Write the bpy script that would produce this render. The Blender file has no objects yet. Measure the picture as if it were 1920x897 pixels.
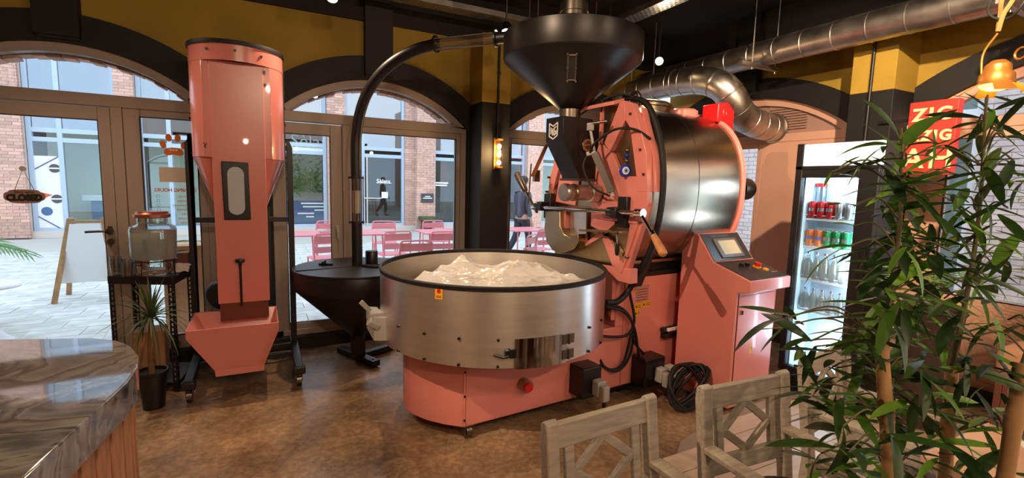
import bpy, bmesh, math, random
from mathutils import Vector, Matrix, Quaternion, noise
random.seed(7)
R_ = math.radians
PI = math.pi
C = bpy.context.scene.collection
S = bpy.context.scene

# ------------------------------------------------------------------ camera, sky, lights, exposure
cam_d = bpy.data.cameras.new('camera'); cam = bpy.data.objects.new('camera', cam_d); C.objects.link(cam)
cam_d.sensor_fit = 'HORIZONTAL'; cam_d.sensor_width = 36.0; cam_d.lens = 36.0 * 898 / 1920
cam_d.clip_start = 0.05; cam_d.clip_end = 200
_R = Vector((0.88645715, -0.46207915, 0.02601126)); _U = Vector((0.02902375, 0.11159574, 0.99332976)); _F = Vector((0.46189972, 0.87978932, -0.11233612))
cam.matrix_world = Matrix(((_R.x, _U.x, -_F.x, 0), (_R.y, _U.y, -_F.y, 0), (_R.z, _U.z, -_F.z, 1.55), (0, 0, 0, 1)))
S.camera = cam
vs = S.view_settings
S.display_settings.display_device = 'sRGB'
vs.view_transform = 'Standard'; vs.look = 'None'; vs.gamma = 1.0; vs.use_curve_mapping = False
vs.exposure = 0.0

w = bpy.data.worlds.new('overcast_sky'); S.world = w; w.use_nodes = True
nt = w.node_tree; bg = nt.nodes['Background']
tc = nt.nodes.new('ShaderNodeTexCoord'); nz = nt.nodes.new('ShaderNodeTexNoise'); cr = nt.nodes.new('ShaderNodeValToRGB')
nz.inputs['Scale'].default_value = 1.6; nz.inputs['Detail'].default_value = 4
cr.color_ramp.elements[0].position = 0.35; cr.color_ramp.elements[0].color = (0.50, 0.70, 0.95, 1)
cr.color_ramp.elements[1].position = 0.72; cr.color_ramp.elements[1].color = (0.92, 0.96, 1.0, 1)
nt.links.new(tc.outputs['Generated'], nz.inputs['Vector']); nt.links.new(nz.outputs['Fac'], cr.inputs['Fac'])
nt.links.new(cr.outputs['Color'], bg.inputs['Color'])
bg.inputs['Strength'].default_value = 3.2
S.cycles.max_bounces = 8; S.cycles.transparent_max_bounces = 24; S.cycles.sample_clamp_indirect = 4.0
S.cycles.caustics_reflective = False; S.cycles.caustics_refractive = False

def lamp(kind, loc, power, col=(1.0, 0.70, 0.42), aim=None, size=0.04, cone=100, blend=0.6):
    d = bpy.data.lights.new('lamp_light', kind); d.energy = power; d.color = col
    if kind in ('POINT', 'SPOT'): d.shadow_soft_size = size
    if kind == 'SPOT': d.spot_size = R_(cone); d.spot_blend = blend
    o = bpy.data.objects.new('lamp_light', d); C.objects.link(o); o.location = loc
    if aim is not None: o.rotation_euler = (Vector(aim) - Vector(loc)).to_track_quat('-Z', 'Y').to_euler()
    return o
# unseen ceiling spotlights behind or beside the camera, some added only to brighten (those in view light themselves further down)
WARM = (1.0, 0.74, 0.50)
lamp('SPOT', (-1.0, 1.45, 3.12), 330, WARM, (3.0, 2.55, 0.9), 0.02, 66, 0.5)
lamp('SPOT', (-1.4, 4.05, 2.95), 70, WARM, (-1.1, 2.6, 0.3), 0.03, 140)
lamp('SPOT', (-1.3, 0.2, 3.2), 60, WARM, (-0.9, 1.1, 1.0), 0.05, 64)  # unseen spot, aimed and narrowed to brighten the counter
# unseen lamps added behind the camera for warm streaks on the steel
for p_ in ((-.2, -1.2, 2.15), (.7, -1.9, 2.2), (1.5, -1.3, 2.2), (2.3, -2.0, 2.2), (3.4, -1.5, 2.2)): lamp('POINT', p_, 16, WARM, None, .035)
lamp('SPOT', (1.0, -0.9, 3.2), 70, WARM, (1.7, 2.6, 0.8), 0.05, 110)
lamp('SPOT', (2.3, 0.7, 3.15), 620, WARM, (4.75, 2.95, 1.45), 0.03, 62)  # unseen spot added to brighten the boarded window leaf
lamp('SPOT', (3.3, -1.2, 3.2), 120, WARM, (2.0, 0.7, 0.8), 0.05, 110)
lamp('SPOT', (0.2, -2.2, 3.2), 160, WARM, (0.2, 1.0, 0.6), 0.05, 120)

# ------------------------------------------------------------------ helpers
def lin(c):
    r = []
    for v in c:
        v = v / 255.0
        r.append(v / 12.92 if v <= 0.04045 else ((v + 0.055) / 1.055) ** 2.4)
    return (r[0], r[1], r[2], 1.0)

M = {}
def mat(name, col, rough=0.5, metal=0.0, var=0.0, vscale=6.0, stretch=(1, 1, 1), bump=0.0, bscale=40.0, coat=0.0, spec=0.5,
        aniso=0.0, emit=None, estr=0.0, rvar=0.0, obvar=0.0, trans=0.0, alpha=1.0, dark=None):
    m = bpy.data.materials.new(name); m.use_nodes = True
    n = m.node_tree.nodes; l = m.node_tree.links; b = n['Principled BSDF']
    c = lin(col)
    b.inputs['Base Color'].default_value = c; b.inputs['Roughness'].default_value = rough; b.inputs['Metallic'].default_value = metal
    b.inputs['Coat Weight'].default_value = coat; b.inputs['Specular IOR Level'].default_value = spec
    b.inputs['Anisotropic'].default_value = aniso; b.inputs['Alpha'].default_value = alpha
    b.inputs['Transmission Weight'].default_value = trans
    if emit: b.inputs['Emission Color'].default_value = lin(emit); b.inputs['Emission Strength'].default_value = estr
    if aniso:
        t = n.new('ShaderNodeTangent'); t.direction_type = 'RADIAL'; t.axis = 'Z'; b.inputs['Anisotropic Rotation'].default_value = 0.25; l.new(t.outputs[0], b.inputs['Tangent'])
    src = None
    if var or bump or rvar:
        tcn = n.new('ShaderNodeTexCoord'); mp = n.new('ShaderNodeMapping'); mp.inputs['Scale'].default_value = stretch
        l.new(tcn.outputs['Object'], mp.inputs['Vector'])
    if var or rvar:
        t = n.new('ShaderNodeTexNoise'); t.inputs['Scale'].default_value = vscale; t.inputs['Detail'].default_value = 6
        l.new(mp.outputs[0], t.inputs['Vector'])
    if var:
        r = n.new('ShaderNodeValToRGB'); d = dark or tuple(max(0, v * (1 - var)) for v in col)
        r.color_ramp.elements[0].position = 0.3; r.color_ramp.elements[0].color = lin(d)
        r.color_ramp.elements[1].position = 0.7; r.color_ramp.elements[1].color = lin(tuple(min(255, v * (1 + 0.5 * var)) for v in col))
        l.new(t.outputs['Fac'], r.inputs['Fac']); l.new(r.outputs['Color'], b.inputs['Base Color']); src = r.outputs['Color']
    if rvar:
        mr = n.new('ShaderNodeMapRange'); mr.inputs['To Min'].default_value = max(0.02, rough - rvar); mr.inputs['To Max'].default_value = rough + rvar
        l.new(t.outputs['Fac'], mr.inputs['Value']); l.new(mr.outputs[0], b.inputs['Roughness'])
    if obvar:
        oi = n.new('ShaderNodeObjectInfo'); h = n.new('ShaderNodeHueSaturation')
        h.inputs['Color'].default_value = c
        if src: l.new(src, h.inputs['Color'])
        mr2 = n.new('ShaderNodeMapRange'); mr2.inputs['To Min'].default_value = 1 - obvar; mr2.inputs['To Max'].default_value = 1 + obvar
        l.new(oi.outputs['Random'], mr2.inputs['Value']); l.new(mr2.outputs[0], h.inputs['Value']); l.new(h.outputs[0], b.inputs['Base Color'])
    if bump:
        t2 = n.new('ShaderNodeTexNoise'); t2.inputs['Scale'].default_value = bscale; t2.inputs['Detail'].default_value = 4
        l.new(mp.outputs[0], t2.inputs['Vector'])
        bp = n.new('ShaderNodeBump'); bp.inputs['Strength'].default_value = bump; bp.inputs['Distance'].default_value = 0.01
        l.new(t2.outputs['Fac'], bp.inputs['Height']); l.new(bp.outputs[0], b.inputs['Normal'])
    M[name] = m
    return m

def glassmat(name, tint=(1, 1, 1), refl=0.06, rough=0.0, edge=True):
    """clear thin glass: see-through with the mirror reflection of a smooth pane"""
    m = bpy.data.materials.new(name); m.use_nodes = True
    n = m.node_tree.nodes; l = m.node_tree.links; n.remove(n['Principled BSDF'])
    tr = n.new('ShaderNodeBsdfTransparent'); tr.inputs[0].default_value = (*tint, 1)
    gl = n.new('ShaderNodeBsdfGlossy'); gl.inputs['Roughness'].default_value = rough
    mx = n.new('ShaderNodeMixShader'); lw = n.new('ShaderNodeLayerWeight'); lw.inputs[0].default_value = 0.25
    mr = n.new('ShaderNodeMapRange'); mr.inputs['To Min'].default_value = refl; mr.inputs['To Max'].default_value = 0.75 if edge else 0.4
    l.new(lw.outputs['Fresnel'], mr.inputs['Value']); l.new(mr.outputs[0], mx.inputs[0])
    l.new(tr.outputs[0], mx.inputs[1]); l.new(gl.outputs[0], mx.inputs[2]); l.new(mx.outputs[0], n['Material Output'].inputs[0])
    M[name] = m
    return m

mat('yellow_paint', (160, 130, 42), 0.75, var=0.10, vscale=2.5, bump=0.15, bscale=60)
mat('black_paint', (8, 7, 7), 0.65, var=0.2, vscale=3, bump=0.1, bscale=30)
mat('ceiling_paint', (30, 27, 27), 0.8, var=0.25, vscale=1.5)
mat('taupe_frame', (164, 148, 138), 0.42, var=0.03, vscale=2)
mat('board_paint', (206, 160, 138), 0.55, var=0.05, vscale=1.5)
mat('back_wall_paint', (196, 170, 136), 0.8)
mat('pink_gloss', (226, 136, 126), 0.25, coat=0.25, var=0.03, vscale=1.2)
mat('steel', (226, 218, 208), 0.36, 1.0, aniso=0.6, var=0.03, vscale=3, stretch=(1, 1, 12))
mat('steel_barrel', (164, 148, 132), 0.26, 1.0, var=0.03, vscale=2, stretch=(0.6, 6, 6))
mat('steel_dark', (118, 108, 98), 0.35, 1.0, var=0.15, vscale=4)
mat('chrome', (205, 200, 195), 0.07, 1.0)
mat('galvanised', (196, 190, 184), 0.36, 1.0, var=0.12, vscale=9, rvar=0.08)
mat('bronze_steel', (172, 150, 118), 0.3, 1.0)
mat('powder_black', (19, 18, 20), 0.42, bump=0.05, bscale=300)
mat('hopper_black', (30, 25, 24), 0.36, 0.3)
mat('rubber', (14, 13, 13), 0.6)
mat('plastic_black', (20, 20, 21), 0.35)
mat('plastic_grey', (178, 172, 165), 0.5)
mat('plastic_red', (200, 28, 26), 0.35)
mat('fan_red', (214, 26, 28), 0.4)
mat('sticker_yellow', (232, 160, 40), 0.5)
mat('sticker_white', (235, 230, 220), 0.6)
mat('ink', (25, 22, 22), 0.6)
mat('white_print', (236, 234, 230), 0.6)
mat('orange_vinyl', (235, 122, 48), 0.6)
mat('wood_handle', (198, 132, 84), 0.5, var=0.15, vscale=20, stretch=(1, 1, 0.2))
mat('tray_floor', (62, 52, 44), 0.5, 0.6)
mat('chair_wood', (164, 151, 134), 0.55, var=0.12, vscale=10, stretch=(1, 8, 8), bump=0.08, bscale=40)
mat('cushion_fabric', (26, 26, 30), 0.85, bump=0.2, bscale=200)
mat('slat_wood', (158, 110, 80), 0.5, var=0.25, vscale=14, stretch=(4, 4, 0.5))
mat('counter_core', (30, 24, 20), 0.8)
mat('beige_top', (214, 168, 140), 0.4, var=0.06, vscale=3)
mat('brown_box', (104, 56, 42), 0.5, var=0.12, vscale=6)
mat('basket', (70, 52, 46), 0.8, bump=0.7, bscale=60)
mat('soil', (34, 26, 20), 0.95, bump=0.8, bscale=60)
mat('concrete', (158, 128, 98), 0.28, var=0.26, vscale=3.0, bump=0.03, bscale=60, rvar=0.12)
mat('pale_tile', (206, 180, 152), 0.4, var=0.06, vscale=4, stretch=(1, 6, 1), obvar=0.06)
mat('grout', (150, 128, 108), 0.8)
mat('paver', (206, 204, 196), 0.85, var=0.12, vscale=5, obvar=0.08, bump=0.2, bscale=30)
mat('paver_joint', (186, 182, 172), 0.95)
mat('brick', (212, 168, 150), 0.85, var=0.12, vscale=12, obvar=0.22, bump=0.3, bscale=50)
mat('pale_brick', (224, 206, 200), 0.85, var=0.08, vscale=12, obvar=0.10, bump=0.3, bscale=50)
mat('mortar', (206, 192, 182), 0.95)
mat('blue_frame', (176, 192, 210), 0.45)
mat('shop_wall', (226, 234, 216), 0.8)
mat('shop_dark', (92, 84, 76), 0.8, var=0.3, vscale=1.5)
mat('shop_floor', (120, 120, 118), 0.6)
mat('pink_metal', (226, 136, 142), 0.4)
mat('cardboard', (184, 138, 98), 0.85, var=0.06, vscale=8)
mat('paper', (222, 206, 190), 0.8)
mat('red_petal', (190, 26, 24), 0.6)
mat('lid_copper', (176, 104, 84), 0.35, 0.7)
mat('water_milky', (226, 230, 216), 0.3)
mat('lemon', (214, 200, 90), 0.4)
mat('leaf_yucca', (66, 84, 44), 0.5, var=0.3, vscale=8)
mat('bark', (122, 88, 58), 0.85, var=0.25, vscale=20)
mat('sign_red', (206, 46, 36), 0.5)
mat('sign_cream', (226, 200, 150), 0.5)
mat('fridge_black', (16, 17, 19), 0.4)
mat('fridge_inside', (196, 218, 230), 0.5)
mat('shelf_wire', (228, 234, 238), 0.4)
mat('can_red', (186, 34, 44), 0.3, 0.3)
mat('can_orange', (216, 112, 44), 0.3, 0.3)
mat('can_green', (38, 150, 92), 0.3, 0.3)
mat('can_silver', (206, 210, 214), 0.25, 0.9)
mat('can_blue', (50, 90, 170), 0.4)
mat('aged_brass', (168, 110, 48), 0.4, 0.6)
mat('rope', (150, 112, 62), 0.9)
mat('wood_sign', (150, 112, 96), 0.6, var=0.1, vscale=10)
mat('plaque', (70, 66, 70), 0.6)
mat('poster_white', (232, 232, 232), 0.7)
mat('blue_dot', (70, 104, 146), 0.6)
mat('grey_dot', (78, 76, 78), 0.6)
mat('orange_print', (222, 92, 60), 0.6)
mat('line_blue', (70, 84, 118), 0.6)
mat('skin', (196, 150, 128), 0.6)
mat('coat_cloth', (58, 60, 70), 0.85)
mat('trouser_cloth', (44, 44, 52), 0.85)
mat('hair', (38, 30, 26), 0.7)
mat('shoe', (30, 28, 28), 0.6)
mat('eye_blue', (24, 40, 150), 0.2)
mat('eye_pale', (150, 200, 230), 0.2)
mat('screen', (188, 176, 150), 0.25)
mat('panel_dark', (42, 38, 38), 0.4)
mat('bezel', (96, 90, 86), 0.4, 0.3)
mat('sofa_cloth', (224, 170, 134), 0.85)
mat('frosted', (206, 214, 214), 0.6, trans=0.2)
mat('sage_print', (126, 136, 128), 0.7)
mat('cane', (166, 126, 84), 0.45, var=0.18, vscale=12, stretch=(2, 2, 0.6))
mat('twig', (92, 84, 50), 0.7)
mat('palm', (92, 132, 70), 0.6)
mat('bulb_glow', (255, 214, 150), 0.4, emit=(255, 206, 140), estr=40)
mat('spot_glow', (255, 236, 200), 0.4, emit=(255, 222, 170), estr=90)
mat('lantern_glow', (255, 190, 70), 0.4, emit=(255, 176, 52), estr=14)
mat('led_glow', (240, 250, 255), 0.4, emit=(220, 242, 255), estr=22)
mat('header_glow', (220, 240, 250), 0.4, emit=(190, 226, 246), estr=0.4)
mat('steel_hood', (150, 134, 112), 0.3, 1.0)
mat('louvre', (156, 124, 112), 0.5)
glassmat('window_glass', (0.97, 0.98, 0.98), 0.03)
glassmat('clear_glass', (0.92, 0.94, 0.94), 0.15)
glassmat('acrylic', (0.90, 0.86, 0.80), 0.22, 0.08)
glassmat('fridge_glass', (0.95, 0.98, 1.0), 0.04)
glassmat('shop_glass', (0.88, 0.92, 0.91), 0.06, edge=False)
glassmat('sky_glass', (0.40, 0.46, 0.50), 0.34)

def special_mats():
    # marble worktop
    m = mat('marble', (110, 98, 90), 0.06, coat=1.0, spec=0.8)
    n = m.node_tree.nodes; l = m.node_tree.links; b = n['Principled BSDF']
    t = n.new('ShaderNodeTexCoord'); mp = n.new('ShaderNodeMapping'); mp.inputs['Rotation'].default_value = (0.3, 0.2, 0.9); mp.inputs['Scale'].default_value = (1.6, 2.2, 2.4)
    wv = n.new('ShaderNodeTexNoise'); wv.inputs['Scale'].default_value = 1.7; wv.inputs['Detail'].default_value = 9; wv.inputs['Distortion'].default_value = 2.2
    r = n.new('ShaderNodeValToRGB'); e = r.color_ramp.elements
    e[0].position = 0.30; e[0].color = lin((58, 56, 57)); e[1].position = 0.74; e[1].color = lin((188, 184, 180))
    for p, c in ((0.42, (104, 101, 101)), (0.50, (140, 136, 133)), (0.53, (76, 73, 73)), (0.60, (132, 126, 120))):
        k = e.new(p); k.color = lin(c)
    l.new(t.outputs['Object'], mp.inputs[0]); l.new(mp.outputs[0], wv.inputs['Vector']); l.new(wv.outputs['Fac'], r.inputs[0]); l.new(r.outputs[0], b.inputs['Base Color'])
    # bamboo leaf: thin, lets light through, random paler greens put lamplight into the colour
    m = mat('bamboo_leaf', (44, 66, 26), 0.42)
    n = m.node_tree.nodes; l = m.node_tree.links; b = n['Principled BSDF']
    oi = n.new('ShaderNodeObjectInfo'); r = n.new('ShaderNodeValToRGB'); e = r.color_ramp.elements
    e[0].position = 0.0; e[0].color = lin((38, 60, 26)); e[1].position = 1.0; e[1].color = lin((118, 164, 52))
    k = e.new(0.60); k.color = lin((56, 86, 34))
    l.new(oi.outputs['Random'], r.inputs[0]); l.new(r.outputs[0], b.inputs['Base Color'])
    tl = n.new('ShaderNodeBsdfTranslucent'); mx = n.new('ShaderNodeMixShader'); mx.inputs[0].default_value = 0.3
    l.new(r.outputs[0], tl.inputs[0]); l.new(b.outputs[0], mx.inputs[1]); l.new(tl.outputs[0], mx.inputs[2]); l.new(mx.outputs[0], n['Material Output'].inputs[0])
    # cloudy lemon water lets the daylight through
    m = M['water_milky']; n = m.node_tree.nodes; l = m.node_tree.links; b = n['Principled BSDF']; tl = n.new('ShaderNodeBsdfTranslucent'); tl.inputs[0].default_value = lin((236, 238, 226)); mx = n.new('ShaderNodeMixShader'); mx.inputs[0].default_value = .85
    l.new(b.outputs[0], mx.inputs[1]); l.new(tl.outputs[0], mx.inputs[2]); l.new(mx.outputs[0], n['Material Output'].inputs[0])
    # crumpled clear film over the tray
    m = mat('plastic_film', (230, 224, 218), 0.14, bump=0.3, bscale=22, coat=0.3)
    n = m.node_tree.nodes; l = m.node_tree.links; b = n['Principled BSDF']
    tr = n.new('ShaderNodeBsdfTransparent'); mx = n.new('ShaderNodeMixShader'); mx.inputs[0].default_value = 0.36
    l.new(b.outputs[0], mx.inputs[1]); l.new(tr.outputs[0], mx.inputs[2]); l.new(mx.outputs[0], n['Material Output'].inputs[0])
    # polished concrete: pale and dark aggregate flecks
    m = M['concrete']; n = m.node_tree.nodes; l = m.node_tree.links; b = n['Principled BSDF']
    base = b.inputs['Base Color'].links[0].from_socket; tc_ = n.new('ShaderNodeTexCoord'); vo = n.new('ShaderNodeTexVoronoi'); vo.inputs['Scale'].default_value = 95
    n2 = n.new('ShaderNodeTexNoise'); n2.inputs['Scale'].default_value = 26; n2.inputs['Detail'].default_value = 8
    r2 = n.new('ShaderNodeValToRGB'); r2.color_ramp.elements[0].position = .42; r2.color_ramp.elements[1].position = .60; r2.color_ramp.elements[0].color = (.78, .76, .73, 1); r2.color_ramp.elements[1].color = (1.12, 1.1, 1.06, 1)
    mx = n.new('ShaderNodeMix'); mx.data_type = 'RGBA'; mx.blend_type = 'MULTIPLY'; mx.inputs[0].default_value = 1.0
    l.new(tc_.outputs['Object'], vo.inputs['Vector']); l.new(tc_.outputs['Object'], n2.inputs['Vector']); l.new(n2.outputs['Fac'], r2.inputs[0]); l.new(base, mx.inputs[6]); l.new(r2.outputs[0], mx.inputs[7])
    hs = n.new('ShaderNodeMapRange'); hs.inputs['To Min'].default_value = .82; hs.inputs['To Max'].default_value = 1.12; hv = n.new('ShaderNodeHueSaturation')
    sp = n.new('ShaderNodeSeparateColor'); l.new(vo.outputs['Color'], sp.inputs[0]); l.new(sp.outputs[0], hs.inputs['Value']); l.new(hs.outputs[0], hv.inputs['Value']); l.new(mx.outputs[2], hv.inputs['Color']); l.new(hv.outputs[0], b.inputs['Base Color'])
special_mats()

class MB:
    def __init__(s): s.v = []; s.f = []; s.m = []; s.cur = 0
    def add(s, vs_, fs):
        o = len(s.v); s.v += [tuple(p) for p in vs_]
        for f in fs: s.f.append(tuple(i + o for i in f)); s.m.append(s.cur)
        return s
    def box(s, x0, x1, y0, y1, z0, z1):
        return s.add([(x0, y0, z0), (x1, y0, z0), (x1, y1, z0), (x0, y1, z0), (x0, y0, z1), (x1, y0, z1), (x1, y1, z1), (x0, y1, z1)],
                     [(0, 3, 2, 1), (4, 5, 6, 7), (0, 1, 5, 4), (1, 2, 6, 5), (2, 3, 7, 6), (3, 0, 4, 7)])
    def bar(s, a, b, w, h, up=(0, 0, 1)):
        """rectangular bar from a to b, w across, h along up"""
        a = Vector(a); b = Vector(b); d = (b - a).normalized(); u = Vector(up)
        sd = d.cross(u)
        if sd.length < 1e-4: sd = d.cross(Vector((1, 0, 0)))
        sd.normalize(); u = sd.cross(d).normalized()
        q = [a + sd * x * w / 2 + u * y * h / 2 for x, y in ((-1, -1), (1, -1), (1, 1), (-1, 1))]
        q += [p + (b - a) for p in q]
        return s.add(q, [(0, 1, 2, 3), (7, 6, 5, 4), (0, 4, 5, 1), (1, 5, 6, 2), (2, 6, 7, 3), (3, 7, 4, 0)])
    def prism(s, poly, ax, a, b):
        """2D polygon pushed along axis ax from a to b; poly is (x,y) for z, (x,z) for y, (y,z) for x"""
        def P(p, t): return (p[0], p[1], t) if ax == 'z' else ((p[0], t, p[1]) if ax == 'y' else (t, p[0], p[1]))
        n = len(poly); q = [P(p, a) for p in poly] + [P(p, b) for p in poly]
        return s.add(q, [tuple(range(n - 1, -1, -1)), tuple(range(n, 2 * n))] + [(i, (i + 1) % n, n + (i + 1) % n, n + i) for i in range(n)])
    def tube(s, pts, r, n=12, caps=True, closed=False):
        pts = [Vector(p) for p in pts]; N = len(pts); rs = r if isinstance(r, (list, tuple)) else [r] * N
        T = []
        for i in range(N):
            if closed: d = pts[(i + 1) % N] - pts[i - 1]
            else: d = pts[min(i + 1, N - 1)] - pts[max(i - 1, 0)]
            T.append(d.normalized() if d.length > 1e-9 else Vector((0, 0, 1)))
        u = T[0].orthogonal().normalized(); vs_ = []
        for i in range(N):
            if i: u = (T[i - 1].rotation_difference(T[i]) @ u); u = (u - T[i] * u.dot(T[i])).normalized()
            w_ = T[i].cross(u)
            for k in range(n):
                a = 2 * PI * k / n; vs_.append(pts[i] + (u * math.cos(a) + w_ * math.sin(a)) * rs[i])
        fs = []
        for i in range(N if closed else N - 1):
            j = (i + 1) % N
            for k in range(n): fs.append((i * n + k, i * n + (k + 1) % n, j * n + (k + 1) % n, j * n + k))
        if caps and not closed: fs.append(tuple(range(n - 1, -1, -1))); fs.append(tuple(range((N - 1) * n, N * n)))
        return s.add(vs_, fs)
    def cyl(s, a, b, r, n=20, r1=None): return s.tube([a, b], [r, r if r1 is None else r1], n)
    def band(s, A, B, ax, a, b):
        """solid strip between two 2D lines of equal length, pushed along ax from a to b"""
        def P(p, t): return (p[0], p[1], t) if ax == 'z' else ((p[0], t, p[1]) if ax == 'y' else (t, p[0], p[1]))
        n = len(A); q = [P(p, t) for t in (a, b) for L in (A, B) for p in L]; fs = []
        for i in range(n - 1):
            fs += [(i, i + 1, n + i + 1, n + i), (2 * n + i, 3 * n + i, 3 * n + i + 1, 2 * n + i + 1), (i, 2 * n + i, 2 * n + i + 1, i + 1), (n + i, n + i + 1, 3 * n + i + 1, 3 * n + i)]
        return s.add(q, fs + [(0, n, 3 * n, 2 * n), (n - 1, 3 * n - 1, 4 * n - 1, 2 * n - 1)])
    def lathe(s, prof, c=(0, 0, 0), n=32, ax='z', a0=0, a1=360, caps=False):
        full = abs(a1 - a0) >= 360; k = n if full else n + 1; vs_ = []
        for r, z in prof:
            for i in range(k):
                a = R_(a0 + (a1 - a0) * i / n); x, y = r * math.cos(a), r * math.sin(a)
                vs_.append({'z': (c[0] + x, c[1] + y, c[2] + z), 'x': (c[0] + z, c[1] + x, c[2] + y), 'y': (c[0] + x, c[1] + z, c[2] + y)}[ax])
        fs = []
        for j in range(len(prof) - 1):
            for i in range(n):
                i2 = (i + 1) % k if full else i + 1
                fs.append((j * k + i, j * k + i2, (j + 1) * k + i2, (j + 1) * k + i))
        if full and caps:
            if prof[0][0] > 1e-6 and prof[0] != prof[-1]: fs.append(tuple(range(k - 1, -1, -1)))
            if prof[-1][0] > 1e-6 and prof[0] != prof[-1]: fs.append(tuple(range((len(prof) - 1) * k, len(prof) * k)))
        return s.add(vs_, fs)
    def ball(s, c, r, n=12, sq=(1, 1, 1)):
        vs_ = []; h = n // 2
        for j in range(h + 1):
            t = PI * j / h
            for i in range(n):
                a = 2 * PI * i / n
                vs_.append((c[0] + r * sq[0] * math.sin(t) * math.cos(a), c[1] + r * sq[1] * math.sin(t) * math.sin(a), c[2] + r * sq[2] * math.cos(t)))
        return s.add(vs_, [(j * n + i, (j + 1) * n + i, (j + 1) * n + (i + 1) % n, j * n + (i + 1) % n) for j in range(h) for i in range(n)])

def wloc(o):
    v = Vector((0, 0, 0))
    while o is not None: v += o.location; o = o.parent
    return v

def mesh(name, mb, m, smooth=True, recalc=True):
    me = bpy.data.meshes.new(name); me.from_pydata(mb.v, [], mb.f)
    ms = m if isinstance(m, (list, tuple)) else [m]
    for x in ms: me.materials.append(M[x] if isinstance(x, str) else x)
    if len(ms) > 1: me.polygons.foreach_set('material_index', mb.m)
    if recalc:
        b = bmesh.new(); b.from_mesh(me); bmesh.ops.recalc_face_normals(b, faces=b.faces); b.to_mesh(me); b.free()
    if smooth:
        me.polygons.foreach_set('use_smooth', [True] * len(me.polygons)); me.set_sharp_from_angle(angle=R_(38))
    me.update()
    return me

def obj(name, mb, m, parent=None, bevel=0.0, smooth=True, label=None, recalc=True, local=False):
    """one mesh object; mb holds world coordinates, re-based on the parent's place (parents are turned only afterwards)"""
    if parent is not None and not local:
        w_ = wloc(parent)
        if w_.length > 0: mb.v = [(p[0] - w_.x, p[1] - w_.y, p[2] - w_.z) for p in mb.v]
    me = mesh(name, mb, m, smooth, recalc)
    o = bpy.data.objects.new(name, me); C.objects.link(o); o.parent = parent
    if bevel:
        bv = o.modifiers.new('bevel', 'BEVEL'); bv.width = bevel; bv.segments = 2; bv.limit_method = 'ANGLE'; bv.angle_limit = R_(40)
    if label: o['label'] = label
    return o

def tag(o, label, cat, group=None, kind=None):
    o['label'] = label
    if cat: o['category'] = cat
    if group: o['group'] = group
    if kind: o['kind'] = kind
    return o

def thing(name, label, cat, loc=(0, 0, 0), group=None):
    o = bpy.data.objects.new(name, None); C.objects.link(o); o.location = loc; o.empty_display_size = 0.05
    return tag(o, label, cat, group)

def struct(name, mb, m, parent=None, bevel=0.0, smooth=True, label=None):
    o = obj(name, mb, m, parent, bevel, smooth)
    if parent is None: o['kind'] = 'structure'
    if label: o['label'] = label
    return o

def copy_tree(o, parent=None):
    c = o.copy(); C.objects.link(c)
    if parent is not None: c.parent = parent
    for ch in list(o.children): copy_tree(ch, c)
    return c

def place(name, me, parent, loc=(0, 0, 0), rot=(0, 0, 0), scale=(1, 1, 1)):
    o = bpy.data.objects.new(name, me); C.objects.link(o); o.parent = parent
    o.location = Vector(loc) - (wloc(parent) if parent else Vector((0, 0, 0))); o.rotation_euler = rot; o.scale = scale
    return o

def text(name, s, size, m, loc, rot, parent=None, ext=0.002, align='CENTER', sx=1.0, bold=0.0, mirror=False, space=1.0):
    cu = bpy.data.curves.new(name, 'FONT'); cu.body = s; cu.size = size; cu.extrude = ext; cu.align_x = align; cu.align_y = 'CENTER'; cu.offset = bold
    cu.resolution_u = 3; cu.space_character = space
    t = bpy.data.objects.new('tmp', cu); C.objects.link(t)
    me = bpy.data.meshes.new_from_object(t.evaluated_get(bpy.context.evaluated_depsgraph_get()))
    bpy.data.objects.remove(t); bpy.data.curves.remove(cu)
    me.name = name; me.materials.clear(); me.materials.append(M[m])
    o = bpy.data.objects.new(name, me); C.objects.link(o)
    if parent is not None: o.parent = parent; loc = Vector(loc) - wloc(parent)
    o.location = loc; o.rotation_euler = rot; o.scale = (-sx if mirror else sx, 1, 1)
    return o

FACE_MY = (R_(90), 0, 0)            # lettering that faces -Y
FACE_MX = (R_(90), 0, R_(-90))      # lettering that faces -X
def arc(cx, cz, r, x0, x1, n=24):
    a0 = math.acos(max(-1, min(1, (x0 - cx) / r))); a1 = math.acos(max(-1, min(1, (x1 - cx) / r)))
    return [(cx + r * math.cos(a0 + (a1 - a0) * i / n), cz + r * math.sin(a0 + (a1 - a0) * i / n)) for i in range(n + 1)]
def bez(pts, n=10):
    """Catmull-Rom curve through the points"""
    P = [Vector(p) for p in pts]; P = [2 * P[0] - P[1]] + P + [2 * P[-1] - P[-2]]; out = []
    for i in range(1, len(P) - 2):
        for k in range(n):
            t = k / n; a, b, c, d = P[i - 1], P[i], P[i + 1], P[i + 2]
            out.append(0.5 * ((2 * b) + (c - a) * t + (2 * a - 5 * b + 4 * c - d) * t * t + (3 * b - a - 3 * c + d) * t ** 3))
    return out + [P[-2]]
# ------------------------------------------------------------------ the room
YA, XB, CEIL = 4.70, 4.72, 3.40      # inner face of the window wall, inner face of the right wall, ceiling
struct('floor', MB().box(-3.2, XB, -4.0, YA, -0.08, 0.0), 'concrete')
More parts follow.
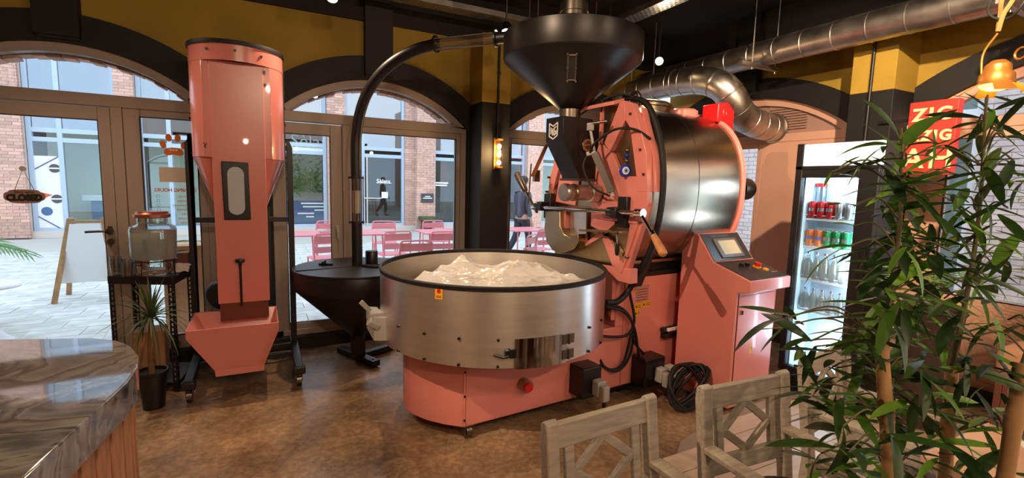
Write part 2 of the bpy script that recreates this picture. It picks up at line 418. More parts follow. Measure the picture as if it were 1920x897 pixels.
# pale boards laid over the right part of the room
pf = struct('floor', MB().prism([(1.75, -4.0), (XB, -4.0), (XB, 2.22), (2.75, 2.10), (2.25, 1.98), (1.75, 1.62)], 'z', 0.0, 0.006), 'grout')
for i in range(13):
    for j in range(5):
        x0 = 1.70 + j * 0.61 + (0.3 if i % 2 else 0); y0 = 2.19 - 0.155 * i; e_ = x0 + .6
        x0 = max(x0, 3.9 if i == 0 else (2.45 if i == 1 else (2.0 if i == 2 else 1.76)))
        x1 = min(e_, XB - 0.01)
        if x1 - x0 > 0.05: obj('plank', MB().box(x0, x1, y0 - 0.148, y0, 0.004, 0.011), 'pale_tile', pf, smooth=False)
struct('ceiling', MB().box(-3.4, XB + 0.3, -4.2, YA + 0.25, CEIL, CEIL + 0.1), 'ceiling_paint')
struct('wall_left', MB().box(-3.4, -3.2, -4.2, YA + 0.25, -0.08, CEIL), 'back_wall_paint')
struct('wall_front', MB().box(-3.2, XB + 0.25, -4.2, -4.0, -0.08, CEIL), 'back_wall_paint')

WA = dict(c=(-3.49, -1.245, 1.0, 3.245), h=1.1225, zc=1.235, rb=1.463, rf=1.256, rg=1.19, hf=0.91, zt=2.15, vx=0.97, vz=2.33)
WB = dict(c=(3.545, 0.98, -1.585), h=1.2825, zc=0.83, rb=1.90, rf=1.70, rg=1.625, hf=1.04, zt=2.14, vx=1.1, vz=2.38)
def mapA(p): return (p[0], p[1], p[2])
def mapB(p): return (XB + (p[1] - YA), p[0], p[2])
def remap(mb, f): mb.v = [f(p) for p in mb.v]; return mb
def wall_shell(W, f, lo, hi, name):
    mb = MB()
    for c in W['c']:
        a, b = max(c - W['h'], lo), min(c + W['h'], hi)
        mb.prism([(a, 0), (max(c - W['hf'], lo), 0), (max(c - W['hf'], lo), CEIL), (a, CEIL)], 'y', YA, YA + 0.12) if c - W['hf'] > lo else None
        mb.prism([(c + W['hf'], 0), (b, 0), (b, CEIL), (c + W['hf'], CEIL)], 'y', YA, YA + 0.12) if c + W['hf'] < hi else None
        l_, r_ = max(c - W['hf'], lo), min(c + W['hf'], hi)
        ap = arc(c, W['zc'], W['rf'], r_, l_, 28)
        mb.prism([(l_, CEIL)] + [(r_, CEIL)] + ap, 'y', YA, YA + 0.12)
    return struct(name, remap(mb, f), 'yellow_paint', smooth=False)
wall_back = wall_shell(WA, mapA, -3.2, XB, 'wall_back')
wall_right = wall_shell(WB, mapB, -2.87, YA, 'wall_right')
struct('wall_right_end', remap(MB().box(-4.0, -2.86, YA, YA + 0.12, 0, CEIL), mapB), 'yellow_paint', smooth=False)
tn = 1
def black_zone(W, f, c, lo, hi):
    """black painted arch band and piers round one window, standing 2 cm proud of the yellow"""
    global tn
    l_, r_ = max(c - W['h'], lo), min(c + W['h'], hi); vl, vr = max(c - W['vx'], lo), min(c + W['vx'], hi)
    il, ir = max(c - W['hf'], lo), min(c + W['hf'], hi)
    zi = W['zc'] + math.sqrt(W['rf'] ** 2 - W['hf'] ** 2)
    outer = [(r_, 0), (r_, W['vz']), (vr, W['vz'])] + arc(c, W['zc'], W['rb'], vr, vl, 28)[1:-1] + [(vl, W['vz']), (l_, W['vz']), (l_, 0)]
    inner = [(il, 0), (il, zi)] + arc(c, W['zc'], W['rf'], il, ir, 28)[1:-1] + [(ir, zi), (ir, 0)]
    struct('trim_%d' % tn, remap(MB().prism(outer + inner, 'y', YA - 0.025, YA + 0.02), f), 'black_paint', smooth=False); tn += 1
    if lo < c < hi:
        k = 0.125
        struct('trim_%d' % tn, remap(MB().box(c - k, c + k, YA - 0.09, YA, W['zc'] + W['rf'] + 0.03, CEIL).box(c - k + 0.01, c + k - 0.01, YA - 0.055, YA - 0.02, W['zc'] + W['rf'] + 0.012, W['zc'] + W['rf'] + 0.03), f), 'black_paint', smooth=False); tn += 1
for c in WA['c'][1:]: black_zone(WA, mapA, c, -3.2, XB)
for c in WB['c'][:2]: black_zone(WB, mapB, c, -2.87, YA)
tn = 10
# dark painted strip between the yellow and the ceiling, plinths
struct('trim_10', MB().box(-3.2, XB, YA - 0.03, YA, 3.0, CEIL), 'ceiling_paint', smooth=False)
struct('trim_11', MB().box(XB - 0.03, XB, -4.0, YA - 0.03, 3.0, CEIL), 'ceiling_paint', smooth=False)
struct('baseboard_back', MB().box(-3.2, XB, YA - 0.04, YA + 0.12, 0.0, 0.115), 'black_paint', bevel=0.004)
struct('baseboard_right', MB().box(XB - 0.04, XB + 0.12, -4.0, YA, 0.0, 0.115), 'black_paint', bevel=0.004)
# pillars: black below, yellow above
struct('pillar_back', MB().box(1.93, 2.24, 4.38, YA, 0, 2.35), 'black_paint', bevel=0.004)
struct('pillar_back_top', MB().box(1.93, 2.24, 4.38, YA, 2.35, 3.0), 'yellow_paint', bevel=0.004)
struct('pillar_right', MB().box(4.38, XB, 2.03, 2.35, 0, 2.37), 'black_paint', bevel=0.004)
struct('pillar_right_top', MB().box(4.38, XB, 2.03, 2.35, 2.37, 3.0), 'yellow_paint', bevel=0.004)

# ------------------------------------------------------------------ windows and doors
def ringband(c, zc, r0, r1, x0, x1):
    return arc(c, zc, r1, x0, x1, 26) + arc(c, zc, r0, x1, x0, 26)
def frame_common(W, c, zb=2.0):
    mb = MB(); h = W['hf']; zi = W['zc'] + math.sqrt(W['rf'] ** 2 - h * h); hg = math.sqrt(W['rg'] ** 2 - (W['zt'] - W['zc']) ** 2)
    mb.band([(c + h, W['zt'] - .02)] + arc(c, W['zc'], W['rf'], c + h, c - h, 28) + [(c - h, W['zt'] - .02)], [(c + hg, W['zt'] - .02)] + arc(c, W['zc'], W['rg'], c + hg, c - hg, 28) + [(c - hg, W['zt'] - .02)], 'y', YA + 0.02, YA + 0.10)
    mb.box(c - h, c + h, YA + 0.023, YA + 0.097, 2.06, W['zt'])
    mb.box(c - h, c - h + 0.06, YA + 0.02, YA + 0.10, 0.115, 2.06)
    mb.box(c + h - 0.06, c + h, YA + 0.02, YA + 0.10, 0.115, 2.06)
    mb.box(c - h, c + h, YA + 0.02, YA + 0.10, 0.115, 0.17)
    return mb
def sash(x0, x1, z0, z1, l, r, b, t, y=YA + 0.03, d=0.06):
    return MB().box(x0, x0 + l, y, y + d, z0, z1).box(x1 - r, x1, y, y + d, z0, z1).box(x0 + l, x1 - r, y, y + d, z0, z0 + b).box(x0 + l, x1 - r, y, y + d, z1 - t, z1)
def gasket(x0, x1, z0, z1, y=YA + 0.027):
    return MB().box(x0, x0 + .007, y, y + .02, z0, z1).box(x1 - .007, x1, y, y + .02, z0, z1).box(x0, x1, y, y + .02, z0, z0 + .007).box(x0, x1, y, y + .02, z1 - .007, z1)
def archpane(W, c, f, par, m='window_glass', name='pane'):
    hg = math.sqrt(W['rg'] ** 2 - (W['zt'] - W['zc']) ** 2)
    return obj(name, remap(MB().prism([(c - hg, W['zt'])] + arc(c, W['zc'], W['rg'], c - hg, c + hg, 28)[1:-1] + [(c + hg, W['zt'])], 'y', YA + 0.055, YA + 0.062), f), m, par, smooth=False)
def pane(x0, x1, z0, z1, f, par): return obj('pane', remap(MB().box(x0, x1, YA + 0.055, YA + 0.062, z0, z1), f), 'window_glass', par, smooth=False)

# window_1: glazed door on the left, fixed light on the right
c = WA['c'][1]
w1 = struct('window_1', frame_common(WA, c), 'taupe_frame', bevel=0.004)
archpane(WA, c, mapA, w1)
obj('mullion', MB().box(-1.0, -0.93, YA + .018, YA + .10, 0.17, 2.06), 'taupe_frame', w1, bevel=0.004)
obj('sash', sash(-0.93, -0.395, 0.17, 2.06, .11, .06, .06, .06), 'taupe_frame', w1, bevel=0.006)
obj('gasket', gasket(-0.825, -0.45, 0.225, 2.005), 'rubber', w1, smooth=False)
pane(-0.82, -0.455, 0.23, 2.0, mapA, w1)
d1 = struct('door_1', sash(-2.09, -1.003, 0.12, 2.055, .09, .075, .11, .10, YA + 0.024, .062), 'taupe_frame', bevel=0.006)
pane(-2.0, -1.078, 0.23, 1.955, mapA, d1)
obj('gasket', gasket(-2.003, -1.075, 0.227, 1.958), 'rubber', d1, smooth=False)
hd = obj('door_handle', MB().cyl((-1.045, YA + .02, 1.115), (-1.045, YA - .03, 1.115), .022).tube(bez([(-1.045, YA - .035, 1.115), (-1.07, YA - .05, 1.118), (-1.13, YA - .05, 1.117), (-1.18, YA - .048, 1.114)], 5), .0095, 10).box(-1.058, -1.032, YA + .012, YA + .025, 1.085, 1.15), 'steel_dark', d1)
obj('lock_cylinder', MB().cyl((-1.045, YA + .022, 1.03), (-1.045, YA + .005, 1.03), .024).cyl((-1.045, YA + .006, 1.03), (-1.045, YA - .002, 1.03), .010, 12).box(-1.049, -1.041, YA + .004, YA + .02, .99, 1.03), 'steel_dark', d1)
# window_2: tilting leaf on the left, fixed light on the right
c = WA['c'][2]
w2 = struct('window_2', frame_common(WA, c), 'taupe_frame', bevel=0.004)
archpane(WA, c, mapA, w2)
obj('mullion', MB().box(0.68, 0.79, YA + .018, YA + .10, 0.17, 2.06), 'taupe_frame', w2, bevel=0.004)
obj('sash', sash(0.79, 1.85, 0.17, 2.06, .06, .05, .06, .06), 'taupe_frame', w2, bevel=0.005)
obj('gasket', gasket(0.847, 1.803, 0.227, 2.003), 'rubber', w2, smooth=False)
pane(0.85, 1.80, 0.23, 2.0, mapA, w2)
d2 = struct('door_2', sash(0.10, 0.678, 0.12, 2.05, .10, .105, .11, .10, YA + 0.024, .062), 'taupe_frame', bevel=0.006)
pane(0.20, 0.573, 0.23, 1.95, mapA, d2)
obj('gasket', gasket(0.198, 0.576, 0.227, 1.953), 'rubber', d2, smooth=False)
obj('door_handle', MB().box(0.612, 0.640, YA + .005, YA + .025, 1.06, 1.13).bar((0.626, YA - .005, 1.10), (0.626, YA - .01, 1.0), .018, .014, (1, 0, 0)), 'plastic_grey', d2, bevel=0.003, label='small white window handle')
# window_3
c = WA['c'][3]
w3 = struct('window_3', frame_common(WA, c), 'taupe_frame', bevel=0.004)
archpane(WA, c, mapA, w3)
obj('mullion', MB().box(3.19, 3.30, YA + .018, YA + .10, 0.17, 2.06), 'taupe_frame', w3, bevel=0.004)
for a, b in ((2.395, 3.19), (3.30, 4.095)):
    obj('sash', sash(a, b, 0.17, 2.06, .05, .05, .06, .06), 'taupe_frame', w3, bevel=0.005)
    obj('gasket', gasket(a + .047, b - .047, .227, 2.003), 'rubber', w3, smooth=False)
    pane(a + .05, b - .05, .23, 2.0, mapA, w3)
c = WA['c'][0]
# window_4: louvred panel in the arch, glass beside a boarded leaf below
c = WB['c'][0]
w4 = struct('window_4', remap(frame_common(WB, c), mapB), 'board_paint', bevel=0.004)
archpane(WB, c, mapB, w4, 'louvre', 'vent_panel')
lv = MB()
for k in range(9):
    z = 2.19 + 0.026 * k; h_ = min(0.24, math.sqrt(max(0.01, WB['rg'] ** 2 - (z + .02 - WB['zc']) ** 2)) - 0.06)
    if z < 2.40: lv.prism([(YA + .052, z), (YA + .036, z - .006), (YA + .05, z + .014)], 'x', c - 0.62, c - 0.62 + h_ * 1.6)
obj('louvre', remap(lv, mapB), 'louvre', w4, smooth=False)['kind'] = 'stuff'
obj('sash', remap(sash(3.36, c + .98, 0.17, 2.06, .06, .05, .06, .05), mapB), 'board_paint', w4, bevel=0.005)
pane(3.42, c + .93, 0.23, 2.01, mapB, w4)
obj('board', remap(MB().box(c - .98, 3.36, YA + .03, YA + .07, .17, 2.06), mapB), 'board_paint', w4, bevel=0.004)
# window_5: two lights
c = WB['c'][1]
w5 = struct('window_5', remap(frame_common(WB, c), mapB), 'board_paint', bevel=0.004)
archpane(WB, c, mapB, w5)
for a, b in ((c - .98, c - .10), (c - .02, c + .98)):
    obj('sash', remap(sash(a, b, 0.17, 2.06, .05, .18 if b > c + .5 else .05, .62, .07), mapB), 'board_paint', w5, bevel=0.005)
    obj('gasket', remap(gasket(a + .047, b - (.177 if b > c + .5 else .047), .787, 1.993), mapB), 'rubber', w5, smooth=False)
    pane(a + .05, b - (.18 if b > c + .5 else .05), .79, 1.99, mapB, w5)
obj('mullion', remap(MB().box(c - .10, c - .02, YA + .018, YA + .10, .17, 2.06), mapB), 'board_paint', w5, bevel=0.004)
# plain leaves that close the bays out of sight
for k, (W, f, c) in enumerate(((WA, mapA, WA['c'][0]), (WB, mapB, WB['c'][2]))):
    o = struct('window_%d' % (6 + k), remap(frame_common(W, c), f), 'taupe_frame'); archpane(W, c, f, o); pane(c - W['hf'] + .06, c + W['hf'] - .06, .17, 2.06, f, o)

# outer brick reveal seen through the arched lights: bricks laid round each arch and up the jambs
bm_v = mesh('brick', MB().box(-.5, .5, -.5, .5, -.5, .5), 'brick', smooth=False)
for c in WA['c'][1:]:
    n = 21
    for i in range(n):
        a = R_(90 - 42 + 84 * (i + .5) / n); jr = random.uniform(-.014, .010); r = WA['rg'] - 0.012 + 0.11 + jr
        place('brick', bm_v, wall_back, (c + r * math.cos(a), YA + .19, WA['zc'] + r * math.sin(a)), (0, -a, 0), (.22, .13, .074))
    for sgn in (-1, 1):
        for i in range(26):
            place('brick', bm_v, wall_back, (c + sgn * (WA['hf'] - .03 + random.uniform(-.006, .006) + .10), YA + .19, .06 + .075 * i), (0, 0, 0), (.21, .13, .066))
ext = MB()
for c in WA['c']:
    ext.prism([(c - 1.1225, 0), (c - .93, 0), (c - .93, 2.1)] + arc(c, WA['zc'], WA['rf'] + .05, c - .93, c + .93, 20) + [(c + .93, 2.1), (c + .93, 0), (c + 1.1225, 0), (c + 1.1225, 4.2), (c - 1.1225, 4.2)], 'y', YA + .125, YA + .25)
struct('wall_outside', ext, 'mortar', smooth=False)
# ------------------------------------------------------------------ the courtyard
yard = struct('ground', MB().box(-14, 22, YA + .25, 30, -.12, -.035).box(XB + .25, 22, -8, YA + .25, -.12, -.035), 'paver_joint', smooth=False)
pv = mesh('paver', MB().box(-.222, .222, -.147, .147, -.02, .02), 'paver', smooth=False)
rest = MB(); cnt = 0
for j in range(26):
    for i in range(40):
        x = -5.2 + .45 * i + (.225 if j % 2 else 0); y = 5.15 + .3 * j
        near = y < 9.3 and -3.6 < x < 4.6 and x < 0.95 * y - 1.2 and not (x > 1.0 and y < 5.8)
        if near and cnt < 290:
            place('paver', pv, yard, (x, y, -.02 + random.uniform(-.002, .002)), (0, 0, random.uniform(-.006, .006))); cnt += 1
        elif y < 12.5: rest.box(x - .222, x + .222, y - .147, y + .147, -.04, random.uniform(-.003, .001))
o = obj('paving', rest, 'paver', yard, smooth=False); o['kind'] = 'stuff'

def brick_pier(par, x0, x1, y0, y1, z0, z1, m, vis, face='y'):
    """courses of bricks round a mortar core; the bricks that show large are objects, the rest is one joined part"""
    core = MB().box(x0 + .012, x1 - .012, y0 + .012, y1 - .012, z0, z1)
    obj('mortar_core', core, 'mortar', par, smooth=False)
    me = MESHES.setdefault(m, mesh('brick', MB().box(-.5, .5, -.5, .5, -.5, .5), m, smooth=False))
    st = MB(); k = 0; z = z0
    while z < z1 - .03:
        a0, a1 = (x0, x1) if face == 'y' else (y0, y1)
        p = a0 + (0 if k % 2 else -.113)
        while p < a1 - .02:
            q0, q1 = max(p, a0), min(p + .215, a1)
            if q1 - q0 > .03:
                jit = random.uniform(-.004, .004)
                if face == 'y': b = (q0, q1, y0 + jit, y0 + .10, z, z + .065)
                else: b = (x0 + jit, x0 + .10, q0, q1, z, z + .065)
                if vis(b) and BR[0] < 300:
                    BR[0] += 1
                    place('brick', me, par, ((b[0] + b[1]) / 2, (b[2] + b[3]) / 2, (b[4] + b[5]) / 2), (0, 0, 0), (b[1] - b[0], b[3] - b[2], .065))
                else: st.box(*b)
            p += .225
        z += .075; k += 1
    if st.v:
        s_ = obj('brickwork', st, m, par, smooth=False); s_['kind'] = 'stuff'
MESHES = {}; BR = [0]
YN = 15.4
nb = thing('courtyard_building', 'brick shop building with pale blue window frames across the paved courtyard', 'building', (0, YN, 0))
def pier(x0, x1, y0, vis, z1=6.6):
    p = bpy.data.objects.new('brick_pier', None); C.objects.link(p); p.parent = nb; p.location = (x0, 0, 0)
    brick_pier(p, x0, x1, y0, y0 + .4, 0, z1, 'brick', vis)
pier(-6.6, -4.88, YN - .1, lambda b: b[0] > -5.5 and .3 < b[4] < 2.9)
pier(-3.15, -2.75, YN - .1, lambda b: 3.2 < b[4] < 4.7)
pier(1.78, 2.3, YN - .1, lambda b: 2.9 < b[4] < 4.3)
pier(4.15, 4.50, YN + .05, lambda b: .9 < b[4] < 2.6)
pier(4.48, 5.10, YN - .15, lambda b: .7 < b[4] < 3.2)
pier(8.60, 9.25, YN - .1, lambda b: 1.2 < b[4] < 2.9)
obj('parapet_wall', MB().box(-7, 14, YN - .05, YN + .3, 6.6, 7.6), 'brick', nb, smooth=False)
obj('side_wall', MB().box(-9.5, -6.6, YN, YN + .3, 0, 7.6), 'brick', nb, smooth=False)
obj('plinth', MB().box(-6.6, 14, YN + .02, YN + .3, -.03, .14), 'mortar', nb, smooth=False)
def bay(x0, x1, mulls, back, uppers=None):
    y = YN + .12
    fr = MB().box(x0, x0 + .10, y, y + .12, .1, 6.6).box(x1 - .10, x1, y, y + .12, .1, 6.6)
    for z in (.1, 2.28, 2.50, 4.9): fr.box(x0 + .01, x1 - .01, y + .012, y + .108, z + .01, z + .12)
    for m_ in mulls: fr.box(m_ - .05, m_ + .05, y + .006, y + .114, .12, 6.58)
    f_ = obj('window_frame', fr, 'blue_frame', nb, bevel=.006)
    xs = [x0 + .05] + list(mulls) + [x1 - .05]
    for a, b in zip(xs[:-1], xs[1:]):
        obj('pane', MB().box(a, b, y + .05, y + .056, .2, 2.33), 'shop_glass', f_, smooth=False)
        obj('pane', MB().box(a, b, y + .05, y + .056, 2.6, 6.55), 'sky_glass', f_, smooth=False)
    dp_ = 1.25 if back == 'shop_wall' else 2.6; ib = MB().box(x0, x1, y + dp_, y + dp_ + .1, 0, 6.6)
    if dp_ > 2: ib.box(x0, x1, y + .3, y + 2.7, 2.42, 2.5)
    obj('shop_interior', ib, back, nb, smooth=False)
bay(-4.88, -3.15, (-4.28,), 'shop_wall')
bay(-2.75, 1.78, (-2.1, -.9, .55), 'shop_wall')
bay(2.3, 4.15, (2.85,), 'shop_dark')
bay(5.10, 8.60, (6.1, 7.6), 'shop_dark')
bay(9.25, 13.5, (10.6, 12.0), 'shop_wall')
yg = YN + .12
obj('shop_interior', MB().box(-7, 17, yg + 3.4, yg + 3.5, 0, 6.6).box(-7, 17, yg + .3, yg + 3.4, 6.5, 6.6), 'shop_dark', nb, smooth=False)
# counter inside the first shop, seen behind the left door
obj('shop_counter', MB().box(-3.9, -3.2, yg + .5, yg + 1.1, 0, .86), 'blue_dot', nb, bevel=.01)
obj('counter_top', MB().box(-4.05, -3.15, yg + .4, yg + 1.2, .86, 1.0), 'poster_white', nb, bevel=.01)
# graphic panel with dots in the narrow pane
pp = obj('graphic_panel', MB().box(-4.80, -4.33, yg + .02, yg + .035, .2, 1.95), 'poster_white', nb, smooth=False)
def disc(name, x, z, r, m, y=yg + .016, par=None): return obj(name, MB().cyl((x, y, z), (x, y - .005, z), r, 20), m, par or pp)
for z, m in ((1.66, 'grey_dot'), (.92, 'grey_dot'), (.62, 'blue_dot')):
    x = -4.42 if m == 'grey_dot' else -4.62
    disc('dot', x, z, .105, m)
    if m == 'grey_dot': obj('dot_band', MB().box(x - .10, x + .10, yg + .006, yg + .0105, z - .016, z + .016), 'white_print', pp, smooth=False)
tri = MB().prism([(-4.79, 1.10), (-4.50, 1.02), (-4.79, .86)], 'y', yg + .010, yg + .018)
obj('triangle_print', tri, 'orange_print', pp, smooth=False)
obj('line_print', MB().bar((-4.79, yg + .015, 1.62), (-4.34, yg + .015, 1.94), .012, .02).bar((-4.79, yg + .015, .50), (-4.40, yg + .015, .2), .012, .02), 'line_blue', pp, smooth=False)
# lettering and details of the other shop fronts
text('shop_lettering', 'Sèlato', .52, 'sage_print', (1.44, yg + .045, 2.66), FACE_MY, nb)
obj('header_board', MB().box(-.85, 1.72, yg + .062, yg + .08, 2.4, 3.3), 'shop_wall', nb, smooth=False)
obj('lower_vinyl', MB().box(.6, 1.73, yg + .06, yg + .068, .2, .92), 'blue_dot', nb, smooth=False)
for k, (a, b) in enumerate(((1.05, 1.70), (1.10, 1.70), (1.42, 1.70), (.95, 1.40), (1.18, 1.40))): obj('vinyl_line', MB().box(a, b, yg + .05, yg + .057, .82 - .10 * k, .86 - .10 * k), 'white_print', nb, smooth=False)
text('door_lettering', 'Sèlats.', .19, 'white_print', (3.50, yg + .046, 1.55), FACE_MY, nb, bold=.004)
obj('door_notice', MB().box(3.42, 3.62, yg + .04, yg + .047, 1.02, 1.22), 'poster_white', nb, smooth=False)
for a, b, z in ((5.18, 5.66, 1.53), (5.18, 5.62, 1.45)): obj('vinyl_line', MB().box(a, b, yg + .04, yg + .047, z, z + .05), 'white_print', nb, smooth=False)
obj('push_bar', MB().cyl((2.95, yg - .05, .15), (2.95, yg - .05, 2.3), .022, 10).bar((2.6, yg - .05, 1.02), (3.4, yg - .05, 1.02), .03, .035), 'steel', nb)
gp = MB()  # leaf planes behind the pane stand in for a reflection of plants
for k in range(260):
    p = Vector((random.gauss(1.15, .38), yg + .7 + random.uniform(-.3, .3), 1.15 + abs(random.gauss(0, .42)))); a = Vector((random.uniform(-1, 1), random.uniform(-.4, .4), random.uniform(-.3, 1))).normalized(); b = a.cross(Vector((0, 1, .2))).normalized()
    gp.add([p, p + a * .10 + b * .025, p + a * .24, p + a * .10 - b * .025], [(0, 1, 2, 3)])
o = obj('reflected_foliage', gp, 'palm', nb, smooth=False); o['kind'] = 'stuff'
sp = thing('plaque', 'small dark plaque with two white lines on the brick pier across the courtyard', 'sign', (4.83, YN - .16, 1.02))
obj('panel', MB().box(4.62, 5.04, YN - .185, YN - .16, .90, 1.20), 'plaque', sp, bevel=.01)
for z, h_ in ((1.085, .09), (1.03, .15)): obj('white_line', MB().box(4.83 - h_, 4.83 + h_, YN - .188, YN - .184, z, z + .028), 'white_print', sp, smooth=False)
bx = thing('street_bin', 'small black box with a green lid on the ground against the brick pier', 'box', (4.75, YN - .4, 0))
obj('body', MB().box(4.62, 4.90, YN - .5, YN - .2, -.02, .34), 'plastic_black', bx, bevel=.01)
obj('lid', MB().box(4.52, 5.0, YN - .54, YN - .18, .34, .46), 'leaf_yucca', bx, bevel=.01)

# building on the right, close to the side windows
XE = 8.0; BR[0] = 0
eb = thing('side_building', 'pale brick building with white glazed bays seen through the right windows', 'building', (XE, 3, 0))
for y0, y1 in ((-1.2, 2.72), (4.7, 6.9)):
    p = bpy.data.objects.new('brick_pier', None); C.objects.link(p); p.parent = eb; p.location = (0, 0, 0)
    brick_pier(p, XE, XE + .4, y0, y1, 0, 6.0, 'pale_brick', lambda b: (1.9 < b[2] < 2.75 and .8 < b[4] < 2.3) or (5.55 < b[2] < 6.2 and .6 < b[4] < 2.0), face='x')
fr = MB()
for y in (2.72, 3.2, 3.8, 4.6): fr.box(XE + .1, XE + .22, y, y + .09, 0, 6)
for z in (.1, 2.3, 2.55): fr.box(XE + .11, XE + .21, 2.73, 4.68, z, z + .12)
f_ = obj('window_frame', fr, 'poster_white', eb, bevel=.006)
for a, b in ((2.8, 3.2), (3.3, 3.8), (3.9, 4.6)): obj('pane', MB().box(XE + .15, XE + .156, a, b, .2, 6), 'shop_glass', f_, smooth=False)
obj('curtain', MB().box(XE + .4, XE + .45, 2.7, 4.7, 0, 6), 'frosted', eb, smooth=False)

# pink metal bistro chairs and tables
def bistro_chair(name='bistro_chair'):
    t = thing(name, 'x', 'chair', (0, 0, 0))
    fr = MB()
    for x in (-.20, .20): fr.tube([(x, .22, 0), (x, .19, .45)], .012, 8)
    hoop = bez([(-.205, -.24, 0), (-.205, -.20, .44), (-.205, -.235, .74), (-.19, -.242, .795), (-.14, -.245, .815), (.14, -.245, .815), (.19, -.242, .795), (.205, -.235, .74), (.205, -.20, .44), (.205, -.24, 0)], 4)
    fr.tube(hoop, .012, 8)
    fr.tube([(-.2, -.2, .44), (-.2, .2, .45)], .010, 6).tube([(.2, -.2, .44), (.2, .2, .45)], .010, 6)
    obj('frame', fr, 'pink_metal', t, local=True)
    for z, h in ((.68, .10), (.55, .085)):
        obj('back_slat', MB().prism([(-.20, z), (.20, z), (.20, z + h), (-.20, z + h)], 'y', -.236, -.228), 'pink_metal', t, bevel=.003, local=True)
    for y in (-.15, -.05, .05, .15):
        obj('seat_slat', MB().box(-.2, .2, y - .043, y + .043, .448, .458), 'pink_metal', t, local=True)
    return t
bc = bistro_chair()
spots = [  # x, y, turn, label
    (.80, 7.25, 8, 'pink metal chair in the courtyard, just behind the left tilting window leaf'),
    (1.05, 8.95, 175, 'pink metal chair furthest back behind the left tilting window leaf'),
    (1.78, 7.35, 6, 'pink metal chair seen right beside the black pipe through the glass'),
    (1.75, 6.15, -4, 'pink metal chair nearest the glass, low behind the steel tray rim'),
    (2.50, 7.15, -8, 'pink metal chair with its back to us at the table before the brick pier'),
    (2.95, 8.75, 176, 'pink metal chair on the far side of the table before the brick pier'),
    (1.98, 8.75, 172, 'pink metal chair on the far side of the table behind the black pipe'),
    (4.30, 7.15, 4, 'pink metal chair standing just in front of the passer-by'),
    (3.42, 6.35, 40, 'pink metal chair half hidden by the black pillar'),
]
for i, (x, y, a, lb) in enumerate(spots):
    o = bc if i == 0 else copy_tree(bc)
    o.location = (x, y, -.004); o.rotation_euler = (0, 0, R_(a)); o['label'] = lb; o['group'] = 'pink chairs in the courtyard'
def bistro_table():
    t = thing('bistro_table', 'x', 'table')
    obj('table_top', MB().box(-.36, .36, -.36, .36, .70, .725), 'pink_metal', t, bevel=.012, local=True)
    for x in (-.3, .3):
        for y in (-.3, .3): obj('leg', MB().cyl((x, y, 0), (x * .9, y * .9, .70), .014, 8), 'pink_metal', t, local=True)
    return t
bt = bistro_table()
for i, (x, y, lb) in enumerate(((1.45, 8.05, 'pink square table behind the black pipe in the courtyard'), (2.75, 7.95, 'pink square table in front of the brick pier with the plaque'), (4.45, 8.0, 'pink square table nearest the passer-by'), (.45, 8.1, 'pink square table hidden mostly by the pink hopper stand'))):
    o = bt if i == 0 else copy_tree(bt)
    o.location = (x, y, -.004); o['label'] = lb; o['group'] = 'pink tables in the courtyard'

# A-board, white side table, palm, red banner on the left
ab = thing('sandwich_board', 'wooden A-shaped pavement board standing outside the glazed door', 'sign', (-1.98, 7.6, 0))
for s_, y in ((-1, 7.45), (1, 7.95)):
    fr = MB()
    fr.bar((-2.22, y, 0), (-2.08, 7.7 + s_ * .03, 1.0), .05, .03, (0, 1, 0)).bar((-1.62, y, 0), (-1.76, 7.7 + s_ * .03, 1.0), .05, .03, (0, 1, 0)).bar((-2.1, 7.7 + s_ * .04, .96), (-1.74, 7.7 + s_ * .04, .96), .04, .03)
    o = obj('frame', fr, 'cane', ab); obj('board', MB().prism([(-2.18, .22), (-1.66, .22), (-1.78, .94), (-2.06, .94)], 'y', 7.7 + s_ * .12, 7.7 + s_ * .13), 'poster_white', o)
st_ = thing('side_table', 'low white round table in the courtyard at the left edge of the door glass', 'table', (-2.20, 5.95, 0))
obj('table_top', MB().lathe([(0, .50), (.20, .50), (.215, .515), (.20, .53), (0, .53)], (-2.20, 5.95, 0), 28), 'poster_white', st_)
obj('foot', MB().lathe([(.13, 0), (.10, .03), (.035, .10), (.03, .40), (.06, .50)], (-2.20, 5.95, 0), 20), 'poster_white', st_)
rb = thing('feather_banner', 'red banner on a pole at the left edge beside the closed sign', 'banner', (-2.62, 7.3, 0))
obj('cloth', MB().prism([(-2.95, .9), (-2.70, .95), (-2.72, 1.45), (-2.95, 1.5)], 'y', 7.29, 7.30), 'fan_red', rb)
obj('pole', MB().cyl((-2.96, 7.3, 0), (-2.96, 7.3, 1.6), .012, 8), 'steel_dark', rb)
